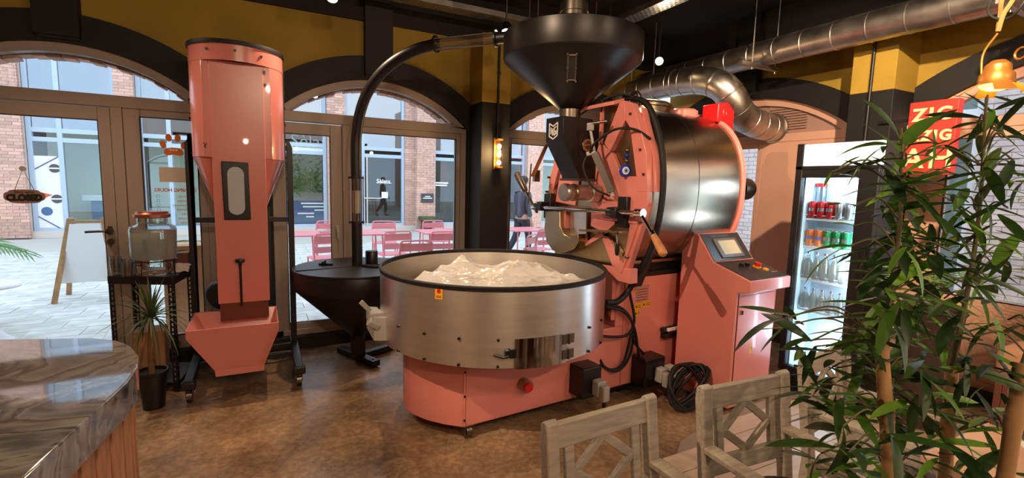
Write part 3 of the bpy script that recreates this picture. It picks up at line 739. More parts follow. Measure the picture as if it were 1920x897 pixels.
def palm(name, label, x, y, z0, n, L, group=None, stem=.02):
    t = thing(name, label, 'plant', (x, y, 0), group)
    obj('pot', MB().lathe([(.14, 0), (.18, .30), (.19, .32), (.165, .32), (.155, .28)], (x, y, -.005), 20), 'mortar', t)
    obj('soil', MB().cyl((x, y, .26), (x, y, .285), .153, 18), 'soil', t)
    for i in range(n):
        a = 2 * PI * i / n + random.uniform(-.3, .3); el = random.uniform(.5, 1.2); l = L * random.uniform(.8, 1.1)
        pts = [Vector((x, y, z0 - .35)), Vector((x + math.cos(a) * l * .25, y + math.sin(a) * l * .25, z0 + l * .35 * el)), Vector((x + math.cos(a) * l * .6, y + math.sin(a) * l * .6, z0 + l * .42 * el)), Vector((x + math.cos(a) * l, y + math.sin(a) * l, z0 + l * .15 * el))]
        q = bez(pts, 6); mb = MB().tube(q, [.006 * (1 - .6 * k / len(q)) for k in range(len(q))], 5)
        for k in range(5, len(q) - 1):
            T = (q[k + 1] - q[k]).normalized(); sd = T.cross(Vector((0, 0, 1))).normalized(); wl = .22 * math.sin(PI * (k - 3) / (len(q) - 2)) + .05
            for s_ in (-1, 1):
                tip = q[k] + sd * s_ * wl + T * .10 - Vector((0, 0, .05))
                mb.add([q[k] - T * .010, q[k] + T * .010, q[k] * .5 + tip * .5 + T * .012 + Vector((0, 0, .01)), tip], [(0, 1, 2, 3)])
        obj('frond', mb, 'palm', t, smooth=False)
    return t
palm('potted_palm', 'feathery potted palm outside behind the water dispenser', -.50, 5.95, .62, 9, .55)
palm('potted_palm', 'green potted palm outside at the left edge of the door glass', -2.62, 6.6, .66, 8, .5)
crate = thing('shipping_carton', 'tall plain cardboard carton standing outside behind the water dispenser', 'box', (-.62, 5.25, 0))
obj('carton', MB().box(-.80, -.38, 5.2, 5.55, 0, .92), 'cardboard', crate, bevel=.004)
obj('tape', MB().box(-.80, -.38, 5.36, 5.40, .92, .9215), 'paper', crate, smooth=False)

# ------------------------------------------------------------------ passer-by
def skin_chain(bm, lay, pts, prev=None):
    for p, r in pts:
        v = bm.verts.new(p); v[lay].radius = (r, r) if not isinstance(r, tuple) else r
        if prev is not None: bm.edges.new((prev, v))
        prev = v
    return prev
def skin_obj(name, chains, m, parent, root=True, sub=2):
    """chains: list of (start index or None, [(point, radius)...]); each names earlier vertices by running index"""
    me = bpy.data.meshes.new(name); o = bpy.data.objects.new(name, me); C.objects.link(o); o.parent = parent
    o.modifiers.new('skin', 'SKIN'); 
    V = []; E = []; Rr = []
    for st0, pts in chains:
        prev = st0
        for p, r in pts:
            V.append(p); Rr.append(r); i = len(V) - 1
            if prev is not None: E.append((prev, i))
            prev = i
    me.from_pydata(V, E, [])
    bm = bmesh.new(); bm.from_mesh(me); lay = bm.verts.layers.skin.verify(); bm.verts.ensure_lookup_table()
    for v, r in zip(bm.verts, Rr):
        v[lay].radius = r if isinstance(r, tuple) else (r, r)
    bm.verts[0][lay].use_root = True
    bm.to_mesh(me); bm.free()
    s_ = o.modifiers.new('sub', 'SUBSURF'); s_.levels = sub; s_.render_levels = sub
    me.materials.append(M[m])
    me2 = bpy.data.meshes.new_from_object(o.evaluated_get(bpy.context.evaluated_depsgraph_get()))
    o.modifiers.clear(); o.data = me2; bpy.data.meshes.remove(me)
    me2.materials.clear(); me2.materials.append(M[m])
    me2.polygons.foreach_set('use_smooth', [True] * len(me2.polygons))
    return o
pr = thing('person', 'person in a dark jacket walking past behind the pink chairs', 'person', (4.93, 8.95, -.02))
def hand(sx, sy, base, d):
    return
body = [
    (None, [((0, 0, .92), .12), ((0, .01, 1.06), .115), ((0, .0, 1.24), .135), ((0, .0, 1.38), .10), ((0, .01, 1.47), .052), ((0, .025, 1.53), .058), ((0, .03, 1.62), .085), ((0, .02, 1.70), .07)]),   # 0-7
    (2, [((.17, 0, 1.38), .055), ((.21, -.05, 1.12), .044), ((.20, .06, .88), .033), ((.20, .09, .80), .036), ((.20, .11, .74), .030)]),  # 8-12
    (12, [((.215, .12, .69), .010), ((.215, .13, .645), .008)]), (12, [((.205, .125, .685), .010), ((.205, .135, .635), .008)]),
    (12, [((.19, .125, .685), .010), ((.19, .135, .64), .008)]), (12, [((.178, .12, .69), .009), ((.178, .13, .655), .007)]),
    (11, [((.205, .135, .765), .010), ((.21, .155, .735), .008)]),
    (2, [((-.17, 0, 1.38), .055), ((-.21, .05, 1.12), .044), ((-.20, .20, .92), .033), ((-.20, .25, .86), .036), ((-.20, .28, .82), .030)]),  # 23-27
    (27, [((-.215, .31, .785), .010), ((-.215, .33, .75), .008)]), (27, [((-.205, .315, .78), .010), ((-.205, .335, .74), .008)]),
    (27, [((-.19, .315, .78), .010), ((-.19, .335, .745), .008)]), (27, [((-.178, .31, .785), .009), ((-.178, .33, .755), .007)]),
    (26, [((-.205, .30, .865), .010), ((-.21, .33, .85), .008)]),
    (0, [((.09, .0, .86), .095), ((.10, .12, .50), .062), ((.10, .10, .10), .042), ((.10, .16, .04), .036), ((.10, .25, .03), .030)]),
    (0, [((-.09, .0, .86), .095), ((-.10, -.06, .50), .062), ((-.10, -.30, .16), .042), ((-.10, -.28, .08), .036), ((-.10, -.22, .04), .030)]),
]
skin_obj('body', body, 'skin', pr)
skin_obj('jacket', [(None, [((0, 0, .84), .165), ((0, .01, 1.02), .155), ((0, 0, 1.24), .17), ((0, 0, 1.38), .125), ((0, .005, 1.45), .075)]),
                    (2, [((.18, 0, 1.37), .075), ((.22, -.05, 1.12), .062), ((.205, .05, .90), .05)]), (2, [((-.18, 0, 1.37), .075), ((-.22, .05, 1.12), .062), ((-.205, .19, .94), .05)])], 'coat_cloth', pr)
skin_obj('trousers', [(None, [((0, 0, 1.0), .15), ((0, 0, .84), .14)]), (0, [((.09, 0, .84), .105), ((.10, .12, .50), .078), ((.10, .10, .12), .06)]), (0, [((-.09, 0, .84), .105), ((-.10, -.06, .50), .078), ((-.10, -.29, .18), .06)])], 'trouser_cloth', pr)
for pts in ([(.10, .07, .05), (.10, .17, .045), (.10, .27, .03)], [(-.10, -.32, .10), (-.10, -.24, .06), (-.10, -.17, .035)]):
    skin_obj('shoe', [(None, [(p, r) for p, r in zip(pts, (.045, .046, .034))])], 'shoe', pr)
hr = MB().ball((0, .015, 1.665), .108, 16, (1, 1.08, 1.0)); hr.v = [(x, y - (.03 if z < 1.66 else 0), z) for x, y, z in hr.v if True]
hr.v = [(x, min(y, .06) if z < 1.69 else y, max(z, 1.575)) for x, y, z in hr.v]
obj('hair', hr, 'hair', pr, local=True)
fc = MB()
for sx in (-.035, .035): fc.ball((sx, .112, 1.63), .011, 8)
obj('eye', fc, 'ink', pr, local=True)
obj('nose', MB().add([(-.014, .105, 1.60), (.014, .105, 1.60), (0, .135, 1.595), (0, .11, 1.64)], [(0, 1, 2), (0, 2, 3), (1, 3, 2), (0, 3, 1)]), 'skin', pr, local=True)
obj('mouth', MB().box(-.022, .022, .095, .108, 1.562, 1.570), 'orange_print', pr, local=True)
for s_ in (-1, 1): obj('ear', MB().ball((s_ * .092, .03, 1.62), .024, 8, (.4, .8, 1.2)), 'skin', pr, local=True)
pr.rotation_euler = (0, 0, R_(-75))
# ------------------------------------------------------------------ the coffee roaster (built round the tray centre, turned at the end)
ro = thing('coffee_roaster', 'large pink and steel coffee roaster with a round cooling tray and black feed hopper', 'roaster', (1.42, 2.96, 0))
def rp(name, mb, m, par=None, bevel=0, label=None, smooth=True): return obj(name, mb, m, par or ro, bevel, smooth, label, local=True)
def cyl_pt(r, deg, z): return Vector((r * math.cos(R_(deg)), r * math.sin(R_(deg)), z))
RT = 0.764
# cooling tray: skin, rim, perforated floor, discharge door with latch and hinges, bolts
tray = rp('cooling_tray', MB().lathe([(RT, .55), (RT, 1.0), (RT - .006, 1.0), (RT - .008, .76)], n=96), 'steel')
rp('tray_rim', MB().lathe([(RT + .004, .976), (RT + .008, .998), (RT + .002, 1.004), (RT - .010, 1.004), (RT - .012, .990), (RT - .008, .976)], n=96), 'rubber', tray)
fl = MB().lathe([(0, .78), (RT - .01, .78), (RT - .01, .76), (0, .76)], n=64)
rp('tray_floor', fl, 'tray_floor', tray)
rp('tray_underside', MB().lathe([(RT - .002, .552), (.5, .545), (0, .545)], n=64), 'steel_dark', tray)
dr = MB(); q = []
for i in range(13):
    a = -110.6 + 24.2 * i / 12
    q.append((cyl_pt(RT + .003, a, .545), cyl_pt(RT + .003, a, .718)))
for r_ in (0, .004):
    for a, b in q: pass
vs_ = [p for a, b in q for p in (a, b)] + [p for a, b in q for p in (a * ((RT + .008) / (RT + .003)), b * ((RT + .008) / (RT + .003)))]
vs_ = [Vector((p.x, p.y, z.z)) for p, z in zip(vs_, [p for a, b in q for p in (a, b)] * 2)]
n2 = 26; fs = [(2 * i, 2 * i + 1, 2 * i + 3, 2 * i + 2) for i in range(12)] + [(n2 + 2 * i, n2 + 2 * i + 2, n2 + 2 * i + 3, n2 + 2 * i + 1) for i in range(12)]
fs += [(2 * i, 2 * i + 2, n2 + 2 * i + 2, n2 + 2 * i) for i in range(12)] + [(2 * i + 1, n2 + 2 * i + 1, n2 + 2 * i + 3, 2 * i + 3) for i in range(12)] + [(0, n2, n2 + 1, 1), (24, 25, n2 + 25, n2 + 24)]
door = rp('tray_door', MB().add(vs_, fs), 'chrome', tray)
hg = MB()
for z0 in (.565, .655):
    p = cyl_pt(RT + .012, -85.3, z0); hg.cyl(p, p + Vector((0, 0, .06)), .008, 10)
    for a in (-87.3, -83.6):
        p = cyl_pt(RT + .010, a, z0 + .03); t_ = Vector((-math.sin(R_(a)), math.cos(R_(a)), 0)); hg.bar(p - t_ * .018, p + t_ * .018, .004, .055)
rp('hinge', hg, 'steel_dark', tray)
lt = MB(); pts = [cyl_pt(RT + .030, a, z) for a, z in ((-119.0, .640), (-117.2, .632), (-115.2, .625), (-113.2, .630))]
lt.tube(bez(pts, 4), .009, 8).box(-.30, -.265, -.735, -.705, .615, .665)
p0 = cyl_pt(RT + .02, -113.0, .64); lt.bar(p0 - Vector((.02, -.006, 0)), p0 + Vector((.025, -.008, 0)), .02, .04)
p1 = cyl_pt(RT + .018, -110.2, .64); lt.bar(p0, p1, .014, .03)
rp('latch', lt, 'plastic_black', tray)
for z in (.711, .563):
    for a in (-165.7, -149.4, -133.4, -117.3, -70.4, -56, 178, 162):
        p = cyl_pt(RT - .001, a, z); d = Vector((p.x, p.y, 0)).normalized()
        rp('bolt', MB().cyl(p, p + d * .012, .0085, 6), 'plastic_black', tray)
# yellow warning label on the tray
def wrap(a0, a1, z0, z1, r, n=4):
    mb = MB(); vs2 = []
    for i in range(n + 1):
        a = a0 + (a1 - a0) * i / n; vs2 += [cyl_pt(r, a, z0), cyl_pt(r, a, z1)]
    return mb.add(vs2, [(2 * i, 2 * i + 1, 2 * i + 3, 2 * i + 2) for i in range(n)])
st = rp('warning_label', wrap(-144.4, -140.9, .917, .978, RT + .0015), 'sticker_yellow')
p = cyl_pt(RT + .002, -142.6, .962); d = Vector((p.x, p.y, 0)).normalized(); rp('label_symbol', MB().cyl(p, p + d * .001, .012, 14), 'plastic_red', st)
rp('label_print', wrap(-143.8, -141.5, .926, .929, RT + .0025).add([], []), 'ink', st); rp('label_print', wrap(-143.8, -141.5, .934, .937, RT + .0025), 'ink', st)
# round access box and cable gland on the left of the tray
rp('inlet_duct', MB().prism([(-.83, .02), (-.76, -.02), (-.74, .26), (-.80, .30)], 'z', .57, .72), 'plastic_grey', tray, .004, label='pale folded end plate on the tray side')
rp('motor_bracket', MB().box(-.85, -.76, .03, .12, .69, .74).bar((-.84, .06, .75), (-.90, .05, .82), .012, .03).cyl((-.86, .02, .70), (-.80, .02, .66), .03, 6), 'plastic_grey', tray, .003)

# pink base, round at the tray end
base_poly = [(-.409, -.39), (-.50, -.30), (-.57, -.20), (-.62, -.09), (-.636, 0), (-.62, .09), (-.57, .20), (-.50, .30), (-.409, .39), (1.75, .39), (1.75, -.39)]
base = rp('base_cabinet', MB().prism(base_poly, 'z', .09, .548), 'pink_gloss', None, .006)
rp('corner_strip', MB().box(-.416, -.402, -.397, -.388, .10, .54), 'pink_gloss', base, .002)
for z in (.14, .29, .44): rp('bolt', MB().cyl((-.409, -.396, z), (-.409, -.404, z), .007, 6), 'plastic_black', base)
for x0, x1 in ((.866, 1.70),): rp('side_panel', MB().box(x0, x1, -.397, -.388, .10, .90), 'pink_gloss', base, .003)
rp('side_panel', MB().box(-.398, .858, -.3945, -.388, .10, .54), 'pink_gloss', base, .002)
rp('body_cabinet', MB().box(.79, 1.75, -.39, .39, .548, .915), 'pink_gloss', base, .006)
rp('skirt', MB().box(.75, 1.70, -.36, .36, .05, .09).box(-.3, .75, -.34, .34, .07, .09), 'powder_black', base)
for x, y in ((-.365, -.35), (-.33, .26), (.95, -.30), (1.55, -.30), (.95, .30), (1.55, .30)):
    k = rp('caster', MB().cyl((x - .018, y, .043), (x + .018, y, .043), .042, 20), 'steel_dark')
    rp('fork', MB().box(x - .028, x - .022, y - .03, y + .03, .03, .085).box(x + .022, x + .028, y - .03, y + .03, .03, .085).box(x - .03, x + .03, y - .03, y + .03, .082, .09), 'steel_dark', k)
# emergency stop, plugs and sockets
es = rp('emergency_stop', MB().cyl((.005, -.385, .285), (.005, -.455, .285), .042, 24), 'bronze_steel')
rp('stop_button', MB().cyl((.005, -.45, .285), (.005, -.472, .285), .034, 24, .030), 'plastic_red', es)
def plug(x0, x1, z0, z1, plugs):
    b = rp('socket_box', MB().box(x0, x1, -.535, -.39, z0, z1), 'plastic_black', None, .008)
    for px, pz in plugs:
        g = rp('plug', MB().box(px - .035, px + .035, -.60, -.535, pz - .055, pz + .05).box(px - .028, px + .028, -.645, -.60, pz - .075, pz + .03), 'plastic_grey', b, .008)
        rp('plug_cable', MB().tube(bez([(px, -.62, pz - .06), (px, -.625, pz - .12), (px + .02, -.60, .05), (px + .08, -.55, .02)], 5), .012, 8), 'rubber', b)
plug(.385, .55, .145, .355, [(.50, .225)])
plug(.97, 1.18, .10, .315, [(1.10, .20), (1.20, .20)])
# type plate, yellow labels, terminal strip
tp = rp('type_plate', MB().box(.975, 1.105, -.401, -.3965, .715, .835), 'steel', None, .001)
for k in range(5): rp('plate_print', MB().box(.985, 1.095, -.4016, -.4008, .725 + .02 * k, .729 + .02 * k), 'ink', tp)
for x0, x1, z0, z1 in ((.965, 1.035, .655, .705), (1.042, 1.135, .665, .712), (.965, 1.025, .605, .65)):
    q_ = rp('warning_label', MB().box(x0, x1, -.400, -.3965, z0, z1), 'sticker_yellow')
    rp('label_symbol', MB().cyl((x0 + .022, -.400, (z0 + z1) / 2), (x0 + .022, -.4008, (z0 + z1) / 2), .012, 3), 'ink', q_)
    for k in range(2): rp('label_print', MB().box(x0 + .04, x1 - .005, -.4008, -.4, z0 + .015 + .014 * k, z0 + .019 + .014 * k), 'ink', q_)
tm = rp('terminal_strip', MB().box(1.26, 1.42, -.43, -.395, .455, .485).box(1.27, 1.43, -.44, -.395, .40, .44), 'plastic_black', None, .003)
for k in range(6): rp('terminal', MB().box(1.30 + .02 * k, 1.314 + .02 * k, -.447, -.43, .46, .482), 'white_print', tm)
rp('terminal_block', MB().box(1.33, 1.41, -.425, -.395, .44, .455), 'plastic_red', tm, .003)

# drum barrel between two pink end plates
def supell(a, b, yc, zc, n=2.3, k=64):
    out = []
    for i in range(k):
        t = 2 * PI * i / k; ct, st_ = math.cos(t), math.sin(t)
        out.append((yc + a * math.copysign(abs(ct) ** (2 / n), ct), zc + b * math.copysign(abs(st_) ** (2 / n), st_)))
    return out
YC, ZC = -.10, 1.555
barrel = rp('drum_barrel', MB().prism(supell(.53, .60, YC, ZC), 'x', .84, 1.79), 'steel_barrel')
rp('rear_plate', MB().prism(supell(.545, .62, YC, ZC), 'x', 1.79, 1.835), 'pink_gloss', None, .004)
rp('barrel_seam', MB().prism(supell(.532, .602, YC, ZC), 'x', 1.30, 1.304), 'steel_dark', barrel)
rp('front_plate', MB().prism(supell(.54, .59, YC, ZC), 'x', .79, .845), 'bronze_steel')
fp = rp('front_frame', MB().prism([(-.37, 2.13), (-.42, 2.135), (-.432, 2.006), (-.297, 1.802), (-.235, 1.861)], 'x', .745, .80)
        .prism([(-.42, 2.135), (-.489, 2.11), (-.551, 1.99), (-.637, 1.78), (-.662, 1.528), (-.579, 1.526), (-.561, 1.628), (-.481, 1.951), (-.432, 2.006)], 'x', .745, .80), 'pink_gloss', None, .003)
def fr_(name, poly, x0=.75, x1=.80, m='pink_gloss', bev=.003, par=None): return rp(name, MB().prism(poly, 'x', x0, x1), m, par or fp, bev)
fr_('middle_plate', [(-.169, 1.861), (-.218, 1.854), (-.315, 1.786), (-.402, 1.659), (-.412, 1.442), (-.375, 1.296), (-.278, 1.225), (-.12, 1.26), (-.12, 1.70)], .752, .79)
fr_('hinge_block', [(-.404, 1.628), (-.571, 1.628), (-.662, 1.528), (-.667, 1.453), (-.63, 1.33), (-.52, 1.30), (-.418, 1.442)], .748, .795)
fr_('left_ring', [(.353, 1.80), (.269, 1.80), (.36, 1.567), (.385, 1.411), (.329, 1.186), (.193, 1.026), (.309, 1.0), (.372, 1.182), (.449, 1.409), (.439, 1.60)], .76, .80)
fr_('right_ring', [(-.597, 1.315), (-.67, 1.46), (-.60, 1.25), (-.50, .95), (-.42, .94), (-.529, 1.25)], .76, .81)
fr_('brace', [(-.254, 1.186), (-.318, 1.202), (-.462, 1.025), (-.422, .983), (-.371, 1.002)], .748, .79)
fr_('brace', [(-.529, 1.309), (-.597, 1.315), (-.473, .956), (-.422, .983), (-.503, 1.109)], .742, .79)
fr_('brace', [(-.08, 1.10), (-.07, 1.125), (-.25, 1.23), (-.27, 1.20)], .745, .77)
fr_('cross_band', [(-.20, 1.365), (-.60, 1.350), (-.60, 1.312), (-.20, 1.322)], .738, .765)
fr_('foot_plate', [(-.255, .988), (-.55, 1.002), (-.555, .90), (-.20, .90)], .75, .82)
fr_('gusset', [(-.385, .915), (-.385, .60), (-.15, .915)], .752, .79)
fr_('left_panel', [(.30, 1.70), (.06, 1.62), (.10, 1.40), (.36, 1.42)], .775, .792)
fr_('left_upright', [(.075, 1.80), (.045, 1.80), (.045, 1.60), (.075, 1.60)], .76, .79)
# side skin of the frame, top hood and lifting eye
rp('frame_side', MB().prism([(-.53, 2.08), (-.56, 1.99), (-.655, 1.76), (-.68, 1.528), (-.665, 1.528), (-.64, 1.76), (-.545, 1.99), (-.515, 2.08)], 'x', .80, .85), 'pink_gloss', fp)
rp('top_hood', MB().add([(.63, .06, 2.115), (.80, .10, 2.165), (.80, -.36, 2.165), (.70, -.36, 2.135), (.63, .06, 2.09), (.80, .10, 2.14), (.80, -.36, 2.14), (.70, -.36, 2.11)],
    [(0, 1, 2, 3), (7, 6, 5, 4), (0, 4, 5, 1), (1, 5, 6, 2), (2, 6, 7, 3), (3, 7, 4, 0)]), 'pink_gloss', fp, .003)
rp('hood_strut', MB().box(.735, .755, -.212, -.188, 1.86, 2.12), 'pink_gloss', fp)
rp('lifting_eye', MB().tube([(.86, -.40 + .045 * math.cos(2 * PI * k / 16), 2.155 + .05 * math.sin(2 * PI * k / 16)) for k in range(16)], .014, 8, closed=True), 'steel_dark', barrel)
for z, y in ((2.04, -.50), (1.80, -.605), (1.64, -.645), (1.33, -.63), (1.08, -.53), (1.50, .43), (1.62, .41), (1.20, .36)):
    rp('bolt', MB().cyl((.775, y + .01, z), (.735, y + .02, z), .009, 8), 'steel_dark', fp)
# stainless discharge door with sight glass
dd = rp('discharge_door', MB().prism([(.33, 1.345), (.345, 1.20), (.31, 1.10), (.22, 1.035), (.08, 1.03), (-.05, 1.08), (-.099, 1.141), (-.09, 1.20), (.0, 1.16), (.08, 1.18), (.135, 1.24), (.141, 1.353)], 'x', .66, .76), 'bronze_steel', None, .004)
rp('sight_pane', MB().prism([(.11, 1.352), (-.084, 1.362), (-.099, 1.141), (-.004, 1.15), (.10, 1.19)], 'x', .735, .748), 'steel', dd)
rp('door_frame', MB().prism([(.145, 1.36), (.118, 1.36), (.118, 1.17), (.145, 1.20)], 'x', .70, .748), 'pink_gloss', dd)
rp('chute_lip', MB().prism([(-.10, 1.235), (-.52, 1.262), (-.52, 1.248), (-.10, 1.220)], 'x', .66, .75), 'bronze_steel', dd)
lv = rp('discharge_lever', MB().tube([(.68, -.47, 1.255), (.66, -.50, 1.21), (.66, -.505, 1.16)], .008, 8), 'steel_dark')
rp('lever_knob', MB().lathe([(.006, .05), (.014, .045), (.017, 0), (.010, -.03), (0, -.032)], (.66, -.507, 1.125), 12), 'plastic_black', lv)
# lower big disc of the front, seen behind the braces
rp('ash_door', MB().prism(supell(.40, .17, -.06, 1.05, 2.2, 40), 'x', .765, .785), 'bronze_steel', fp)
# counterweight shaft with bearings, crank arms and grips
sh = rp('door_shaft', MB().cyl((.66, .46, 1.372), (.66, -.70, 1.392), .015, 16), 'chrome')
for y in (.395, -.475):
    rp('bearing', MB().box(.715, .765, y - .045, y + .045, 1.28, 1.49).box(.63, .72, y - .03, y + .03, 1.345, 1.42), 'plastic_black', sh, .006)
    rp('bearing', MB().cyl((.66, y - .03, 1.385), (.66, y + .07, 1.385), .032, 16), 'plastic_black', sh)
a1 = rp('crank_arm', MB().cyl((.66, .44, 1.37), (.66, .52, 1.37), .026, 16).cyl((.66, .50, 1.37), (.62, .63, 1.55), .012, 12).cyl((.655, .5, 1.365), (.62, .40, 1.335), .013, 10), 'chrome')
rp('grip', MB().tube([(.632, .592, 1.498), (.628, .604, 1.515), (.614, .655, 1.585), (.602, .698, 1.645), (.60, .705, 1.655)], [.018, .026, .030, .027, .016], 14), 'steel_dark', a1, label='dark metal grip')
a2 = rp('crank_arm', MB().cyl((.66, -.66, 1.392), (.66, -.72, 1.393), .030, 18).cyl((.66, -.70, 1.385), (.63, -.835, 1.27), .011, 12), 'chrome')
g = rp('grip', MB().tube([(.634, -.818, 1.288), (.63, -.838, 1.267)], [.019, .019], 14), 'chrome', a2)
rp('wooden_handle', MB().tube([(.63, -.838, 1.267), (.628, -.85, 1.257), (.615, -.90, 1.213), (.602, -.948, 1.17), (.60, -.956, 1.163)], [.017, .021, .024, .026, .016], 16), 'wood_handle', a2, label='pale turned wooden grip')
# trier cylinder, flanges
ty = rp('trier_cylinder', MB().lathe([(0, 0), (.058, 0), (.062, .01), (.062, .04), (.055, .05), (.055, .23), (.066, .235), (.066, .30), (.05, .31), (.05, .36), (0, .36)], (.42, -.20, 1.508), 28, 'x'), 'galvanised')
rp('trier_collar', MB().lathe([(.058, .08), (.061, .085), (.061, .10), (.058, .105)], (.42, -.20, 1.508), 28, 'x'), 'bronze_steel', ty)
rp('mount_flange', MB().box(.745, .76, -.28, -.12, 1.44, 1.60), 'pink_gloss', ty, .003)
# air cylinder with hose on the feed flap
ac = rp('air_cylinder', MB().bar((.62, -.285, 1.785), (.69, -.395, 1.52), .046, .046), 'bezel')
rp('piston_rod', MB().cyl((.62, -.28, 1.79), (.60, -.248, 1.95), .010, 10).box(.585, .615, -.268, -.228, 1.94, 1.99), 'plastic_grey', ac)
rp('lever_link', MB().cyl((.60, -.25, 1.985), (.66, -.347, 1.998), .010, 10), 'steel_dark', ac)
rp('elbow_fitting', MB().cyl((.58, -.245, 1.775), (.62, -.29, 1.79), .016, 10), 'plastic_grey', ac); rp('elbow_fitting', MB().cyl((.69, -.385, 1.53), (.70, -.40, 1.49), .014, 8), 'plastic_grey', ac)
rp('air_hose', MB().tube(bez([(.59, -.27, 1.785), (.58, -.33, 1.85), (.63, -.46, 1.93), (.72, -.55, 1.93), (.80, -.62, 1.87)], 8), .009, 8).tube(bez([(.58, -.25, 1.77), (.56, -.24, 1.68), (.60, -.30, 1.55), (.69, -.38, 1.49)], 8), .007, 8), 'rubber', ac)
# feed hopper, neck and chute with emblem and sight ring
HX, HY = .5786, -.042
ho = rp('feed_hopper', MB().lathe([(.078, 2.10), (.485, 2.425), (.492, 2.44), (.492, 2.60), (.48, 2.607), (.105, 2.625), (.094, 2.63)], (HX, HY, 0), 72), 'hopper_black')
rp('hopper_pipe', MB().lathe([(.092, 2.62), (.092, 2.725)], (HX, HY, 0), 36), 'hopper_black', ho)
rp('pipe_coupling', MB().lathe([(.094, 2.715), (.099, 2.72), (.099, 2.765), (.102, 2.768), (.102, 2.775), (.096, 2.778), (.096, 2.835), (.088, 2.835), (.088, 2.735)], (HX, HY, 0), 36), 'steel_dark', ho)
rp('hopper_neck', MB().lathe([(.075, 2.03), (.075, 2.105)], (HX, HY, 0), 28), 'steel_dark', ho)
dv = (Vector((-2.0, -2.96, 0))).normalized(); dv = Vector((dv.x * math.cos(R_(4)) + dv.y * math.sin(R_(4)), -dv.x * math.sin(R_(4)) + dv.y * math.cos(R_(4)), 0))
# level window, on the cone towards the front
def cone_pt(sx, z, off=.004):
    t = (z - 2.10) / (2.425 - 2.10); r = .078 + t * (.485 - .078); s_ = dv.cross(Vector((0, 0, 1))) * -1
    n_ = (dv * .62 + Vector((0, 0, -.78))).normalized()
    return Vector((HX, HY, z)) + dv * math.sqrt(max(0, r * r - sx * sx)) + s_ * sx + n_ * off
lw_ = MB()
for sx in (-.026, .026): lw_.bar(cone_pt(sx, 2.255), cone_pt(sx, 2.375), .010, .008, dv)
for z in (2.255, 2.375): lw_.bar(cone_pt(-.03, z), cone_pt(.03, z), .008, .010, dv)
lf = rp('level_window', lw_, 'steel_dark')
rp('pane', MB().add([cone_pt(-.026, 2.255, .002), cone_pt(.026, 2.255, .002), cone_pt(.026, 2.375, .002), cone_pt(-.026, 2.375, .002)], [(0, 1, 2, 3)]), 'panel_dark', lf)
for sx in (-.028, .028):
    for z in (2.25, 2.315, 2.38): rp('screw', MB().ball(cone_pt(sx, z, .008), .0095, 8), 'chrome', lf)
ch = rp('feed_chute', MB().prism([(.44, 2.035), (.44, 1.872), (.60, 1.625), (.60, 1.605), (.775, 1.605), (.775, 1.94), (.70, 2.035)], 'y', -.15, .055), 'hopper_black', None, .003)
rp('chute_flange', MB().box(.59, .785, -.162, .067, 1.592, 1.608), 'steel_dark', ch)
# emblem: shield outline with H and G as raised white strokes on the chute front
em = MB()
def st2(a, b, w_=.012): em.bar((.437, a[0], a[1]), (.437, b[0], b[1]), w_, .004, (1, 0, 0))
for a, b in [((.008, 1.995), (-.038, 1.972)), ((-.038, 1.972), (-.088, 1.995)), ((-.088, 1.995), (-.088, 1.905)), ((-.088, 1.905), (-.04, 1.882)), ((-.04, 1.882), (.008, 1.905)), ((.008, 1.905), (.008, 1.995)),
             ((-.012, 1.965), (-.012, 1.918)), ((-.032, 1.957), (-.032, 1.908)), ((-.012, 1.942), (-.032, 1.934)),
             ((-.072, 1.968), (-.05, 1.958)), ((-.05, 1.958), (-.05, 1.908)), ((-.05, 1.908), (-.072, 1.918)), ((-.072, 1.918), (-.072, 1.938)), ((-.072, 1.938), (-.060, 1.934))]: st2(a, b, .008)
rp('emblem', em, 'white_print', ch)
rg = rp('sight_ring', MB().lathe([(.030, -.004), (.046, -.004), (.048, -.012), (.046, -.016), (.030, -.016), (.030, -.004)], (.655, -.15, 1.845), 32, 'y'), 'bronze_steel')
rp('sight_glass', MB().cyl((.655, -.150, 1.845), (.655, -.156, 1.845), .031, 24), 'brown_box', rg); rp('sight_vane', MB().bar((.628, -.161, 1.845), (.682, -.161, 1.85), .012, .006, (0, 1, 0)), 'bronze_steel', rg)
rp('clevis', MB().bar((.50, .12, 1.86), (.46, .24, 1.62), .04, .008).cyl((.47, .28, 1.72), (.60, .50, 1.40), .006, 8).box(.50, .55, .27, .30, 1.58, 1.67), 'bronze_steel', sh)
